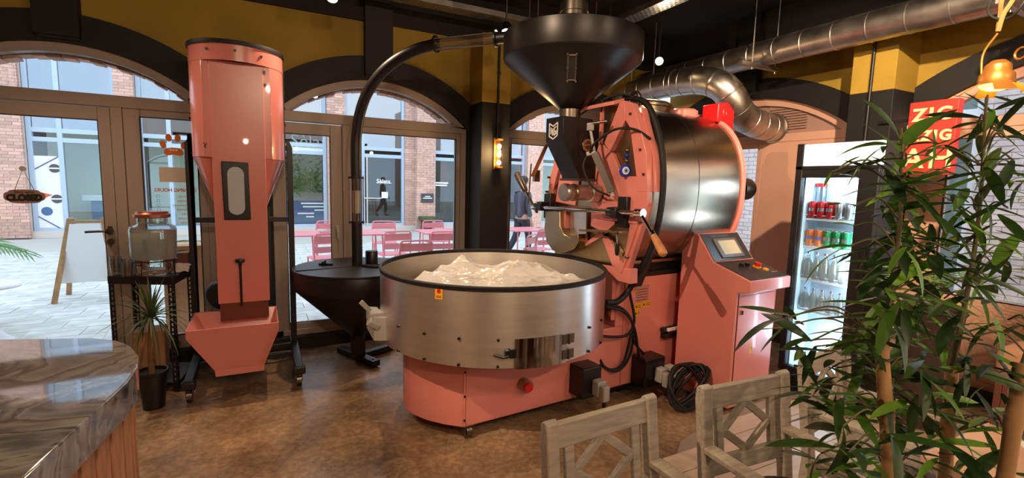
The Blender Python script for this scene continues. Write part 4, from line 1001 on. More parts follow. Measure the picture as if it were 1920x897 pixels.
# cable loom round the front frame, down to the tray
loom = [(.855, -.30, 2.185), (.86, -.47, 2.14), (.862, -.57, 2.03), (.862, -.66, 1.80), (.862, -.69, 1.55), (.862, -.66, 1.28), (.862, -.58, 1.05), (.862, -.50, .93), (.84, -.45, .82), (.76, -.44, .755), (.67, -.42, .75)]
rp('cable_loom', MB().tube(bez(loom, 8), .021, 10), 'rubber')
rp('loom_channel', MB().prism([(-.575, 1.10), (-.60, 1.10), (-.50, .86), (-.45, .86)], 'x', .85, .92), 'powder_black', fp)
rp('signal_cable', MB().tube(bez([(.65, .05, 2.10), (.72, -.18, 2.16), (.80, -.30, 2.20), (.855, -.42, 2.17)], 8), .008, 8).tube(bez([(.70, .02, 2.07), (.70, -.10, 2.11), (.73, -.20, 2.17), (.735, -.205, 2.08)], 8), .005, 6), 'rubber')
for pts in ([(.67, -.42, .735), (.80, -.43, .70), (.90, -.44, .60), (.94, -.43, .45), (.90, -.43, .30), (.80, -.43, .235), (.70, -.41, .27), (.66, -.39, .33)],
            [(.67, -.42, .72), (.82, -.44, .67), (.92, -.45, .55), (.98, -.45, .35), (1.0, -.46, .22)],
            [(.60, -.46, .53), (.75, -.45, .50), (.88, -.44, .50), (.93, -.44, .60), (.88, -.43, .80)],
            [(.92, -.44, .52), (.95, -.44, .42), (1.03, -.46, .33)], [(.91, -.44, .50), (.85, -.43, .28), (.74, -.42, .25), (.66, -.39, .30)]):
    rp('cable', MB().tube(bez(pts, 7), .010, 8), 'rubber')
# saddle under the drum, rear motor, exhaust collar, red fan box
rp('saddle', MB().box(.85, 1.75, -.36, .30, .915, 1.02).box(.85, 1.72, -.40, -.36, .90, .935), 'powder_black')
rp('saddle_rail', MB().bar((.88, -.42, 1.02), (1.70, -.42, 1.02), .02, .02), 'bronze_steel')
rp('rear_motor', MB().lathe([(0, .14), (.075, .14), (.085, .12), (.085, 0)], (1.83, -.575, 1.565), 24, 'x'), 'steel_dark')
rp('exhaust_collar', MB().lathe([(.26, 2.10), (.26, 2.20), (.275, 2.205), (.275, 2.225), (.24, 2.25), (.10, 2.275), (0, 2.28)], (1.42, .10, 0), 40), 'steel_hood')
fb = rp('fan_box', MB().prism([(1.76, 2.09), (1.76, 2.23), (1.88, 2.25), (1.97, 2.19), (1.97, 2.02)], 'y', -.41, -.26), 'fan_red', None, .01, label='bright red fan housing on the rear top')
rp('fan_spiral', MB().tube([(1.89 + (.012 + .0035 * k) * math.cos(k * .55), -.413, 2.16 + (.012 + .0035 * k) * math.sin(k * .55)) for k in range(22)], .003, 6), 'plastic_red', fb)
rp('fan_base', MB().lathe([(.12, 2.12), (.12, 2.175), (.10, 2.19), (0, 2.19)], (1.62, -.18, 0), 24), 'pink_gloss', fb)
ro.rotation_euler = (0, 0, R_(4))

# evil eye charm hanging on the front frame
cs, sn = math.cos(R_(4)), math.sin(R_(4))
def RW(x, y, z): return Vector((1.42 + x * cs - y * sn, 2.96 + x * sn + y * cs, z))
ec = thing('evil_eye_charm', 'blue glass evil eye charm hanging from the pink frame', 'charm', RW(.735, -.475, 1.665))
p = RW(.725, -.475, 1.665); n_ = RW(-.3, -1, 0) - RW(0, 0, 0); n_.normalize()
obj('eye_disc', MB().cyl(p, p + n_ * .012, .044, 28), 'eye_blue', ec, .003)
obj('eye_ring', MB().cyl(p + n_ * .0115, p + n_ * .014, .026, 24), 'white_print', ec); obj('eye_iris', MB().cyl(p + n_ * .0135, p + n_ * .016, .017, 20), 'eye_pale', ec); obj('eye_pupil', MB().cyl(p + n_ * .0155, p + n_ * .018, .008, 16), 'ink', ec)
obj('chain', MB().tube(bez([p + Vector((0, 0, .04)), p + Vector((.006, 0, .10)), RW(.735, -.495, 1.83)], 6), .006, 8), 'steel_dark', ec)
for k in range(3): obj('bead', MB().ball(p + Vector((.004, 0, .065 + .035 * k)) + n_ * .012, .017, 10), 'eye_blue' if k % 2 else 'steel_dark', ec)

# crumpled clear film lying in the cooling tray
fm = MB(); NN = 130; vid = {}
for i in range(NN + 1):
    for j in range(NN + 1):
        u, v = 2 * i / NN - 1, 2 * j / NN - 1
        d = math.hypot(u, v)
        if d > 1.0: continue
        e = 1 + .05 * math.sin(5 * math.atan2(v, u)) + .04 * math.sin(9 * math.atan2(v, u) + 1)
        x, y = u * .62 * e + .07, v * .62 * e - .02
        z = .885 + .03 * noise.noise((x * 3.1, y * 3.1, 1.7)) + .045 * (1 - abs(noise.noise((x * 2.2 + y, y * 3.6, 4.2)))) ** 3 + .022 * (1 - abs(noise.noise((x * 4 - 2.5 * y, y * 8 + x, 2.2)))) ** 5 + .008 * (1 - abs(noise.noise((x * 9 + 5 * y, y * 18 - 4 * x, 7.2)))) ** 4
        z += .055 * math.exp(-((x + .02) ** 2 + (y - .42) ** 2) / .006) + .035 * math.exp(-((x + .34) ** 2 + (y - .06) ** 2) / .02) + .03 * math.exp(-((x - .22) ** 2 + (y - .10) ** 2) / .03)
        if d > .82: z -= (d - .82) ** 1.3 * .95
        z = max(z, .787)
        vid[(i, j)] = len(fm.v); fm.v.append((x, y, z))
for (i, j), k in vid.items():
    q = [vid.get(t) for t in ((i, j), (i + 1, j), (i + 1, j + 1), (i, j + 1))]
    if None not in q: fm.f.append(tuple(q)); fm.m.append(0)
film = obj('plastic_sheet', fm, 'plastic_film', None); film.location = (1.42, 2.96, 0); film.rotation_euler = (0, 0, R_(4))
tag(film, 'crumpled clear plastic sheet lying in the round steel cooling tray', 'plastic sheet')

# ------------------------------------------------------------------ control console
co = thing('control_console', 'pink control console with a sloping dark panel and touch screen', 'console', RW(1.36, -.93, 0))
X0, X1 = 1.365, 1.845
def cp(name, mb, m, par=None, bevel=0.0, label=None): 
    mb.v = [tuple(RW(*p)) for p in mb.v]; return obj(name, mb, m, par or co, bevel, True, label)
cab = cp('cabinet', MB().prism([(-.47, .03), (-.94, .03), (-.94, .86), (-1.035, .875), (-1.035, .955), (-.745, 1.04), (-.60, 1.228), (-.47, 1.235)], 'x', X0, X1), 'pink_gloss', None, .004)
def on_slope(a, b, t, off):     # point on the line a-b in (y,z), lifted by off along its normal
    d = Vector((b[0] - a[0], b[1] - a[1])); n_ = Vector((d.y, -d.x)).normalized(); n_ = n_ if n_.y > 0 else -n_; p = Vector(a) + d * t; return (p.x + n_.x * off, p.y + n_.y * off)
A_, B_, C_ = (-.60, 1.228), (-.745, 1.04), (-1.035, .955)
def plate(a, b, t0, t1, o0, o1, x0, x1): return MB().prism([on_slope(a, b, t0, o0), on_slope(a, b, t1, o0), on_slope(a, b, t1, o1), on_slope(a, b, t0, o1)], 'x', x0, x1)
pan = cp('display_panel', plate(A_, B_, .02, .98, 0, .004, X0 + .015, X1 - .015), 'panel_dark')
scr = cp('screen_bezel', plate(A_, B_, .22, .90, .003, .014, X0 + .115, X1 - .095), 'bezel', None, .003)
cp('touch_screen', plate(A_, B_, .31, .80, .0135, .0155, X0 + .155, X1 - .125), 'screen', scr)
bp_ = cp('button_panel', plate(B_, C_, .03, .97, 0, .004, X0 + .015, X1 - .015), 'panel_dark')
for t, x, m, r in ((.32, X0 + .19, 'plastic_black', .018), (.32, X0 + .25, 'plastic_black', .018)):
    a = on_slope(B_, C_, t, .003); b = on_slope(B_, C_, t, .025); cp('selector', MB().cyl((x, *a), (x, *b), r, 16), m, bp_)
a = on_slope(B_, C_, .46, .003); b = on_slope(B_, C_, .46, .018); c_ = on_slope(B_, C_, .46, .040)
cp('guard_plate', MB().cyl((X0 + .31, *a), (X0 + .31, *b), .030, 4), 'sticker_yellow', bp_); cp('stop_button', MB().cyl((X0 + .31, *b), (X0 + .31, *c_), .023, 20), 'plastic_red', bp_)
a = on_slope(B_, C_, .62, .003); b = on_slope(B_, C_, .62, .016); cp('guard_plate', MB().cyl((X0 + .345, *a), (X0 + .345, *b), .022, 4), 'sticker_yellow', bp_)
for k in range(3):
    a = on_slope(B_, C_, .76, .003); b = on_slope(B_, C_, .76, .010); cp('pilot_lamp', MB().cyl((X0 + .36 + .025 * k, *a), (X0 + .36 + .025 * k, *b), .008, 10), 'chrome', bp_)
tx = text('lettering', 'HASGARANTI', .036, 'bezel', (0, 0, 0), (0, 0, 0), None, .001, bold=.0006)
tx.parent = pan; sl = math.atan2(A_[1] - B_[1], A_[0] - B_[0]); p_ = on_slope(A_, B_, .12, .005)
tx.location = RW((X0 + X1) / 2 - .02, p_[0], p_[1]) - wloc(pan); tx.rotation_euler = (sl, 0, R_(4))
cdoor = cp('cabinet_door', MB().box(X0 + .03, X1 - .02, -.946, -.938, .08, .83), 'pink_gloss', None, .003)
cp('door_seam', MB().box(X0 + .024, X0 + .029, -.943, -.9385, .06, .85), 'ink', cdoor); cp('door_catch', MB().box(X0 + .05, X0 + .075, -.955, -.945, .70, .735), 'chrome', cdoor, .003)
wl = cp('warning_label', MB().box(X0 + .185, X0 + .225, -.9475, -.9455, .40, .475), 'sticker_yellow', None)
cp('label_symbol', MB().add([(X0 + .195, -.948, .455), (X0 + .212, -.948, .44), (X0 + .204, -.948, .42), (X0 + .218, -.948, .44)], [(0, 1, 2, 3)]), 'ink', wl)
for y in (-.56, -.86):
    for x in (X0 + .08, X1 - .08): cp('caster', MB().cyl((x - .015, y, .022), (x + .015, y, .022), .0215, 16), 'rubber', cab)
# coil of spare cable on the floor
cl = MB()
for k in range(7):
    r = .13 + .012 * (k % 3); pts = []
    for i in range(22):
        a = 2 * PI * i / 22; pts.append((1.16 + (r + .02) * math.cos(a) + .01 * k, -.74 + .55 * r * math.sin(a), .16 + .135 * math.sin(a + .3 * k) * (1 - .03 * k)))
    cl.tube([RW(*p) for p in pts], .011, 7, closed=True)
tag(obj('cable_coil', cl, 'rubber'), 'black coil of thick cable on the floor by the pink console', 'cable')
# ------------------------------------------------------------------ destoner: tall pink hopper on a black wheeled stand
de = thing('destoner', 'tall pink metal hopper column with an oval window on a black wheeled stand', 'hopper', (-.13, 4.2, 0))
def dp(name, mb, m, par=None, bevel=0, label=None): return obj(name, mb, m, par or de, bevel, True, label)
CX, CY, RR = -.13, 4.235, .305
fy = 4.015
a_ = math.degrees(math.acos((CY - fy) / RR)); ring = []
for i in range(41):
    t = R_(-90 + a_ + (360 - 2 * a_) * i / 40); ring.append((CX + RR * math.cos(t), CY + RR * math.sin(t)))
dp('hopper_shell', MB().prism(ring, 'z', 1.69, 2.36), 'pink_gloss', None, .003)
dp('hopper_band', MB().lathe([(RR + .002, 2.35), (RR + .002, 2.465), (0, 2.465)], (CX, CY, 0), 64), 'pink_gloss')
dp('rim', MB().lathe([(RR - .01, 2.46), (RR + .010, 2.46), (RR + .012, 2.475), (RR + .010, 2.49), (RR - .01, 2.49), (RR - .01, 2.46)], (CX, CY, 0), 64), 'rubber')
# cone below the shell running down to the column
top = [(CX + RR * .995 * math.cos(R_(t)), CY + RR * .995 * math.sin(R_(t)), 1.695) for t in range(-44, 226, 10)]
cone = MB(); bot = [(CX + max(-.165, min(.165, (p[0] - CX) * 1.2)), max(4.03, min(4.33, CY + (p[1] - CY) * .7)), 1.32) for p in top]
k = len(top); cone.add(top + bot, [(i, i + 1, k + i + 1, k + i) for i in range(k - 1)] + [tuple(range(k)), tuple(range(2 * k - 1, k - 1, -1)), (k - 1, 0, k, 2 * k - 1)])
dp('hopper_cone', cone, 'pink_gloss')
col = dp('column', MB().box(CX - .168, CX + .168, 4.003, 4.32, .63, 2.36), 'pink_gloss', None, .004)
for x, z in ((-.30, 2.42), (-.13, 2.42), (.03, 2.41), (.045, 2.31), (.048, 2.22)):
    yb = CY - math.sqrt(max(0, (RR + .003) ** 2 - (x - CX) ** 2)); dp('bolt', MB().cyl((x, yb + .004, z), (x, yb - .008, z), .009, 8), 'plastic_black')
for z in (1.72, 1.84, 1.97, 2.10, 2.22):
    for s_ in (-1, 1): dp('bolt', MB().cyl((CX + s_ * RR, CY, z), (CX + s_ * (RR + .012), CY, z), .008, 8), 'plastic_black')
dp('seam_strip', MB().box(CX + RR - .004, CX + RR + .006, CY - .03, CY + .03, 1.70, 2.45), 'powder_black')
wn = dp('window_frame', MB().prism([(-.245, 1.665), (-.075, 1.660), (-.070, 1.245), (-.238, 1.245)], 'y', 3.988, 4.005), 'plastic_black', None, .006)
oval = [(-.157 + .052 * math.cos(R_(t)), (1.575 if t <= 180 else 1.335) + .052 * math.sin(R_(t))) for t in range(0, 361, 15)]
dp('window_pane', MB().prism(oval, 'y', 3.984, 3.99), 'frosted', wn)
dp('column_foot', MB().box(CX - .158, CX + .158, 4.012, 4.31, .50, .632), 'brown_box', None, .003, 'dark brown band at the foot of the column')
rd = dp('gate_rod', MB().cyl((-.15, 3.992, .61), (-.15, 3.992, .92), .008, 10), 'plastic_black')
dp('gate_knob', MB().lathe([(.010, .905), (.012, .93), (.030, .935), (.032, .948), (.028, .958), (0, .96)], (-.15, 3.992, 0), 16), 'plastic_black', rd)
# pink trough: four leaning walls, hollow
x0, x1, y0, y1, zt = -.47, .085, 3.70, 4.20, .535
X0_, X1_, Y0_, Y1_, zb = -.32, -.012, 3.765, 4.10, .215
def shell(o, zt_, zb_): return [(x0 + o, y0 + o, zt_), (x1 - o, y0 + o, zt_), (x1 - o, y1 - o, zt_), (x0 + o, y1 - o, zt_)], [(X0_ + o, Y0_ + o, zb_), (X1_ - o, Y0_ + o, zb_), (X1_ - o, Y1_ - o, zb_), (X0_ + o, Y1_ - o, zb_)]
o1, o2 = shell(0, zt - .055, zb); i1, i2 = shell(.008, zt, zb + .01); u1, _ = shell(0, zt, zb); k1, _ = shell(.03, zt, zb)
tr = MB().add(o1 + o2 + u1 + i1 + i2 + k1, [(0, 1, 5, 4), (1, 2, 6, 5), (2, 3, 7, 6), (3, 0, 4, 7), (4, 5, 6, 7),
    (0, 1, 9, 8), (1, 2, 10, 9), (2, 3, 11, 10), (3, 0, 8, 11), (8, 9, 13, 12), (9, 10, 14, 13), (10, 11, 15, 14), (11, 8, 12, 15),
    (12, 13, 17, 16), (13, 14, 18, 17), (14, 15, 19, 18), (15, 12, 16, 19), (16, 17, 18, 19)])
trg = dp('trough', tr, 'pink_gloss', None, .003)
dp('trough_outlet', MB().prism([(X0_, zb + .002), (X1_, zb + .002), (X1_ - .004, zb - .045), (X0_ + .004, zb - .045)], 'y', Y0_, Y1_), 'pink_gloss', trg, .003)
# stand
for s_, px in ((-1, -.475), (1, .215)):
    p = dp('post', MB().prism([(px - .022, .16), (px + .022, .16), (px + .022, 1.80), (px - s_ * .002, 1.86), (px - s_ * .022, 1.86), (px - .022, 1.80)], 'y', 4.34, 4.385), 'powder_black', None, .003)
    f = dp('foot_bar', MB().box(px - .028, px + .028, 3.76, 4.58, .12, .17), 'powder_black', None, .004)
    dp('foot_end', MB().box(px - .042, px + .042, 3.735, 3.80, .11, .165), 'powder_black', f, .008)
    for y in (3.80, 4.54):
        c_ = dp('caster', MB().cyl((px - .016, y + .01, .049), (px + .016, y + .01, .049), .048, 20), 'steel_dark')
        dp('caster_fork', MB().box(px - .024, px - .018, y - .015, y + .035, .04, .118).box(px + .018, px + .024, y - .015, y + .035, .04, .118).box(px - .026, px + .026, y - .025, y + .04, .11, .12).bar((px, y - .02, .10), (px, y - .06, .105), .02, .006), 'steel_dark', c_)
    dp('hopper_arm', MB().box(min(px, CX + s_ * RR * .97), max(px, CX + s_ * RR * .97), 4.345, 4.38, 1.78, 1.82), 'powder_black', None, .003)
for y_, z_ in ((4.345, 1.20), (4.12, .125), (4.35, .125)): dp('cross_bar', MB().box(-.475, .215, y_, y_ + .035, z_, z_ + .04), 'powder_black', None, .003)
dp('back_duct', MB().box(.0, .06, 4.33, 4.43, .30, 1.32), 'powder_black', None, .004)
fn = dp('blower', MB().lathe([(0, -.06), (.10, -.06), (.115, -.04), (.115, .04), (.10, .06), (0, .06)], (-.30, 4.42, .62), 24, 'y'), 'powder_black')
# crate-like sign emblem on the shell
dp('shell_mark', MB().bar((-.345, 4.012, 1.755), (-.325, 4.012, 1.785), .004, .004).bar((-.33, 4.012, 1.75), (-.345, 4.012, 1.79), .004, .004), 'ink')

# ------------------------------------------------------------------ black cyclone tank with its riser pipe
ty = thing('cyclone_tank', 'black conical tank on a floor bracket with a bent black pipe up to the hopper', 'tank', (.705, 4.16, 0))
TX, TY = .705, 4.16
def tp_(name, mb, m, par=None, bevel=0, label=None): return obj(name, mb, m, par or ty, bevel, True, label)
tp_('tank_body', MB().lathe([(.06, .20), (.06, .235), (.495, .665), (.50, .68), (.50, .815), (.495, .822)], (TX, TY, 0), 72), 'powder_black')
lid = tp_('tank_lid', MB().lathe([(.505, .812), (.508, .822), (.505, .830), (.08, .835), (0, .835)], (TX, TY, 0), 72), 'powder_black')
tp_('lid_seam', MB().bar((TX - .48, TY - .10, .834), (TX + .40, TY + .03, .836), .008, .006), 'rubber', lid)
tp_('tank_leg', MB().box(TX - .055, TX + .055, TY - .055, TY + .055, .05, .21), 'powder_black', None, .004)
b_ = tp_('floor_bracket', MB().bar((.60, 4.42, .035), (.815, 3.93, .035), .075, .05).bar((TX, TY, .035), (1.06, 4.32, .035), .06, .05), 'powder_black', None, .004)
tp_('bolt', MB().cyl((.795, 3.98, .06), (.795, 3.98, .068), .010, 8), 'steel_dark', b_)
tp_('lid_cap', MB().lathe([(.052, .835), (.052, .945), (.048, .952), (0, .952)], (.835, 4.20, 0), 28), 'plastic_black')
tp_('lid_cable', MB().tube(bez([(.74, 4.10, .842), (.80, 4.02, .842), (.90, 3.98, .85), (1.0, 3.86, .90)], 6), .010, 8).tube(bez([(.74, 4.13, .842), (.84, 4.08, .842), (.95, 4.02, .85), (1.02, 3.9, .92)], 6), .008, 8), 'rubber')
tp_('lid_fitting', MB().bar((.42, 4.30, .84), (.52, 4.24, .84), .02, .02).bar((.44, 4.26, .85), (.47, 4.30, .86), .012, .03), 'plastic_black')
PR = .043
tp_('riser_pipe', MB().cyl((TX, TY, .83), (TX, TY, 1.205), PR, 28), 'powder_black')
upper = [(TX, TY, 1.575), (TX, TY, 1.80), (.712, 4.155, 1.93), (.735, 4.12, 2.10), (.785, 4.06, 2.26), (.87, 3.97, 2.40), (.98, 3.86, 2.505), (1.10, 3.755, 2.57), (1.22, 3.66, 2.605)]
tp_('bent_pipe', MB().tube(bez(upper, 8), PR, 28), 'powder_black')
def sight(a, b, name):
    a, b = Vector(a), Vector(b); d = (b - a).normalized(); u = d.orthogonal().normalized(); w2 = d.cross(u)
    g_ = tp_(name, MB().tube([a, b], PR * .93, 28, caps=False), 'acrylic')
    fl_ = MB()
    for p, s_ in ((a, 1), (b, -1)): fl_.cyl(p - d * .006 * s_, p + d * .008 * s_, PR * 1.5, 28)
    tp_('flange', fl_, 'powder_black', g_)
    rodm = MB()
    for k in range(4):
        o_ = (u * math.cos(k * PI / 2 + .4) + w2 * math.sin(k * PI / 2 + .4)) * PR * 1.32
        rodm.cyl(a + o_ - d * .018, b + o_ + d * .018, .0045, 8)
    tp_('tie_rod', rodm, 'chrome', g_)
    return g_
g1 = sight((TX, TY, 1.205), (TX, TY, 1.575), 'sight_tube')
tp_('inner_hose', MB().tube([(TX, TY, 1.28 + .01 * k) for k in range(20)], [PR * .72 + (.003 if k % 2 else 0) for k in range(20)], 20), 'sticker_white', g1)
tp_('inner_pipe', MB().cyl((TX, TY, 1.21), (TX, TY, 1.28), PR * .8, 20).cyl((TX, TY, 1.47), (TX, TY, 1.57), PR * .8, 20), 'powder_black', g1)
A1, A2 = Vector((1.22, 3.66, 2.605)), Vector((1.575, 3.34, 2.625))
g2 = sight(A1, A2, 'sight_tube')
tp_('outlet_pipe', MB().tube([A2, A2 + (A2 - A1).normalized() * .20], PR, 28), 'powder_black')

# ------------------------------------------------------------------ ducts, cable trays, ceiling spots
def spiral(pts, r, seam=.16):
    """round spiral duct: raised seams at even steps"""
    q = bez(pts, 10); out = [q[0]]; rs = [r]; acc = 0
    for a, b in zip(q[:-1], q[1:]):
        L = (b - a).length; acc += L
        if acc > seam and L > .012:
            d = (b - a).normalized()
            out += [b - d * .007, b - d * .0035, b + d * .0035, b + d * .007]; rs += [r, r + .004, r + .004, r]; acc = 0
        else: out.append(b); rs.append(r)
    return MB().tube(out, rs, 32)
ld = thing('spiral_duct', 'long straight galvanised duct hung under the ceiling along the right wall', 'duct', (4.2, 2, 2.83))
obj('duct_pipe', spiral([(4.2, 4.66 - .28 * i, 2.83) for i in range(24)], .115, .25), 'galvanised', ld)
for y in (3.02, 1.3):
    st_ = obj('duct_hanger', MB().bar((3.86, y, 2.70), (4.38, y, 2.70), .04, .035), 'galvanised', ld)
    obj('threaded_rod', MB().cyl((4.02, y, 2.66), (4.02, y, CEIL), .006, 8).cyl((4.35, y, 2.66), (4.35, y, CEIL), .006, 8), 'galvanised', st_)
sd = thing('bent_duct', 'fat galvanised duct bending down into the arched vent panel', 'duct', (3.9, 3.8, 2.6))
obj('duct_pipe', spiral([(3.86, 4.64, 2.62), (3.88, 4.30, 2.66), (3.90, 3.90, 2.66), (3.91, 3.62, 2.645), (3.92, 3.42, 2.61), (3.955, 3.28, 2.54), (4.02, 3.215, 2.44), (4.09, 3.20, 2.345), (4.20, 3.205, 2.275), (4.36, 3.22, 2.235), (4.52, 3.235, 2.215), (4.768, 3.25, 2.20)], .138, .17), 'galvanised', sd)
obj('duct_collar', MB().lathe([(.134, 0), (.150, 0), (.150, .02), (.134, .02), (.134, 0)], (4.735, 3.248, 2.202), 32, 'x'), 'galvanised', sd)
for y in (4.05, 3.78): obj('band_clip', MB().lathe([(.134, 0), (.139, .004), (.139, .02), (.134, .024), (.134, 0)], (3.895, y, 2.662), 32, 'y'), 'galvanised', sd)
obj('threaded_rod', MB().cyl((3.80, 4.4, 2.70), (3.80, 4.4, CEIL), .006, 8).cyl((3.99, 4.25, 2.70), (3.99, 4.25, CEIL), .006, 8), 'galvanised', sd)

def cable_tray(name, label, a, b, w_, z, y_axis):
    t = thing(name, label, 'cable tray', ((a[0] + b[0]) / 2, (a[1] + b[1]) / 2, z), 'perforated trays under the ceiling')
    L = (Vector(b) - Vector(a)).length; n = int(L / .05); mb = MB()
    def Q(u, v, dz=0): return (a[0] + v, a[1] + u, z + dz) if y_axis else (a[0] + u, a[1] + v, z + dz)
    rows = 5; pw = w_ / rows
    for i in range(n):               # each cell is a little frame round a slot
        u0 = i * .05
        for r in range(rows):
            v0 = -w_ / 2 + r * pw; off = .025 if r % 2 else 0
            c4 = [Q(u0 + off, v0), Q(u0 + off + .05, v0), Q(u0 + off + .05, v0 + pw), Q(u0 + off, v0 + pw)]
            h4 = [Q(u0 + off + .012, v0 + pw * .3), Q(u0 + off + .040, v0 + pw * .3), Q(u0 + off + .040, v0 + pw * .7), Q(u0 + off + .012, v0 + pw * .7)]
            mb.add(c4 + h4, [(0, 1, 5, 4), (1, 2, 6, 5), (2, 3, 7, 6), (3, 0, 4, 7)])
    obj('perforated_plate', mb, 'galvanised', t, smooth=False)
    sm = MB()
    for v in (-w_ / 2, w_ / 2): sm.bar(Q(0, v, .025), Q(L, v, .025), .003, .05)
    obj('side_rail', sm, 'galvanised', t, smooth=False)
    rm = MB()
    for u in (.3, L - .3):
        for v in (-w_ / 2 - .01, w_ / 2 + .01): rm.cyl(Q(u, v), Q(u, v, CEIL - z), .004, 6)
    obj('threaded_rod', rm, 'galvanised', t)
cable_tray('cable_tray', 'perforated metal tray running along the window wall above the black pipe', (.80, 4.33, 0), (2.75, 4.33, 0), .15, 3.12, False)
cable_tray('cable_tray', 'perforated metal tray running towards us above the hopper', (3.13, 1.9, 0), (3.13, 4.4, 0), .16, 3.12, True)
cd = thing('ceiling_fan_unit', 'dark round duct end hanging above the second cable tray', 'vent', (2.85, 3.25, 3.2))
obj('drum', MB().lathe([(0, 3.14), (.10, 3.14), (.115, 3.15), (.115, CEIL)], (2.82, 3.2, 0), 28), 'powder_black', cd)
obj('end_ring', MB().lathe([(.100, 3.136), (.118, 3.136), (.118, 3.15), (.100, 3.15), (.100, 3.136)], (2.82, 3.2, 0), 28), 'steel_dark', cd)

def spot(label, p, aim, power):
    p = Vector(p); d = (Vector(aim) - p).normalized(); t = thing('ceiling_spotlight', label, 'spotlight', p, 'ceiling spotlights')
    hd_ = obj('lamp_head', MB().tube([p - d * .09, p - d * .085, p - d * .0], [.028, .036, .040], 20, caps=False).cyl(p - d * .092, p - d * .088, .028, 20), 'powder_black', t)
    obj('lamp_lens', MB().cyl(p - d * .012, p - d * .008, .035, 20), 'spot_glow', hd_)
    obj('stem', MB().cyl(p - d * .06, (p.x, p.y, CEIL), .008, 8), 'powder_black', t)
    obj('ceiling_base', MB().cyl((p.x, p.y, CEIL - .03), (p.x, p.y, CEIL), .045, 20), 'powder_black', t)
    lamp('SPOT', p + d * .005, power, WARM, aim, .03, 120)
spot('glowing spotlight high above the middle window', (.525, 4.05, 2.925), (.3, 2.6, 0.3), 90)
spot('glowing spotlight at the end of the glass pipe beside the hopper', (1.78, 3.58, 2.76), (1.3, 2.4, 0.6), 80)
spot('small glowing spotlight between hopper and ducts', (3.52, 3.68, 2.80), (2.0, 1.5, 1.5), 40)

# ------------------------------------------------------------------ wall light on the black pillar
wl_ = thing('wall_light', 'glowing glass wall light with three filament bulbs on the black pillar', 'lamp', (2.10, 4.38, 1.86))
obj('back_plate', MB().box(2.062, 2.142, 4.365, 4.379, 1.70, 2.01), 'aged_brass', wl_, .003)
obj('glass_tube', MB().lathe([(.036, 1.725), (.036, 1.985)], (2.102, 4.325, 0), 24), 'clear_glass', wl_)
obj('end_cap', MB().cyl((2.102, 4.325, 1.985), (2.102, 4.325, 2.0), .040, 24).cyl((2.102, 4.325, 1.71), (2.102, 4.325, 1.725), .040, 24).box(2.085, 2.12, 4.325, 4.37, 1.985, 2.0).box(2.085, 2.12, 4.325, 4.37, 1.71, 1.725), 'aged_brass', wl_, .002)
for k in range(3): obj('bulb', MB().ball((2.102, 4.325, 1.765 + .08 * k), .020, 14, (1, 1, 1.2)), 'bulb_glow', wl_)
obj('conduit', MB().cyl((2.10, 4.365, 2.01), (2.10, 4.365, 3.0), .011, 10).cyl((2.10, 4.365, 2.62), (2.10, 4.365, 2.65), .018, 10), 'powder_black', wl_)
lamp('POINT', (2.102, 4.24, 1.86), 15, (1.0, .60, .25), None, .04)
cn = thing('conduit_pipe', 'thin black conduit running down the right pillar', 'pipe', (4.365, 2.19, 2.4))
obj('pipe', MB().cyl((4.365, 2.19, 1.95), (4.365, 2.19, 2.98), .012, 10), 'powder_black', cn); obj('clip', MB().box(4.35, 4.382, 2.15, 2.23, 2.83, 2.85), 'powder_black', cn)

# ------------------------------------------------------------------ hanging boat lantern at the right
la = thing('hanging_lantern', 'glowing brass cargo lantern hung on rope at the top right', 'lamp', (3.62, 1.19, 2.16))
LX, LY, LZ = 3.62, 1.19, 2.15
obj('lamp_body', MB().lathe([(.074, .02), (.078, .04), (.074, .075), (.060, .09), (.056, .125), (.030, .15), (0, .155)], (LX, LY, LZ), 28), 'aged_brass', la)
obj('glowing_lens', MB().lathe([(0, -.012), (.04, -.008), (.064, .006), (.072, .025)], (LX, LY, LZ), 28), 'lantern_glow', la)
for k in range(4):
    a = k * PI / 2 + .6; q0 = Vector((LX + .075 * math.cos(a), LY + .075 * math.sin(a), LZ + .025)); q1 = Vector((LX + .145 * math.cos(a), LY + .145 * math.sin(a), LZ - .03)); s_ = Vector((-math.sin(a), math.cos(a), 0)) * .038
    obj('barn_flap', MB().add([q0 - s_, q0 + s_, q1 + s_ * 1.2, q1 - s_ * 1.2, q0 - s_ + Vector((0, 0, .004)), q0 + s_ + Vector((0, 0, .004)), q1 + s_ * 1.2 + Vector((0, 0, .004)), q1 - s_ * 1.2 + Vector((0, 0, .004))], [(0, 1, 2, 3), (7, 6, 5, 4), (0, 4, 5, 1), (1, 5, 6, 2), (2, 6, 7, 3), (3, 7, 4, 0)]), 'aged_brass', la)
obj('yoke', MB().tube(bez([(LX, LY + .065, LZ + .07), (LX, LY + .07, LZ + .20), (LX, LY + .02, LZ + .30)], 6), .006, 8).tube([(LX + .02 * math.cos(2 * PI * k / 12), LY - .085 + .03 * math.cos(2 * PI * k / 12), LZ + .17 + .03 * math.sin(2 * PI * k / 12)) for k in range(12)], .006, 6, closed=True), 'aged_brass', la)
ropes = MB()
for k in range(2): ropes.tube(bez([(LX, LY + .02, LZ + .31), (LX + .03 * math.cos(k * 2.1), LY + .035 * math.sin(k * 2.1 + 1), LZ + .39), (LX + .025 * math.cos(k * 2.1 + 2), LY + .03 * math.sin(k * 2.1 + 2.5), LZ + .47), (LX, LY, LZ + .56)], 7), .012, 7)
obj('rope', ropes, 'rope', la)
obj('rope_loop', MB().tube([(LX + .01 * math.sin(3 * t), LY + .075 * math.cos(t), LZ + .46 + .09 * math.sin(t)) for t in [2 * PI * k / 20 for k in range(20)]], .007, 7, closed=True), 'rubber', la)
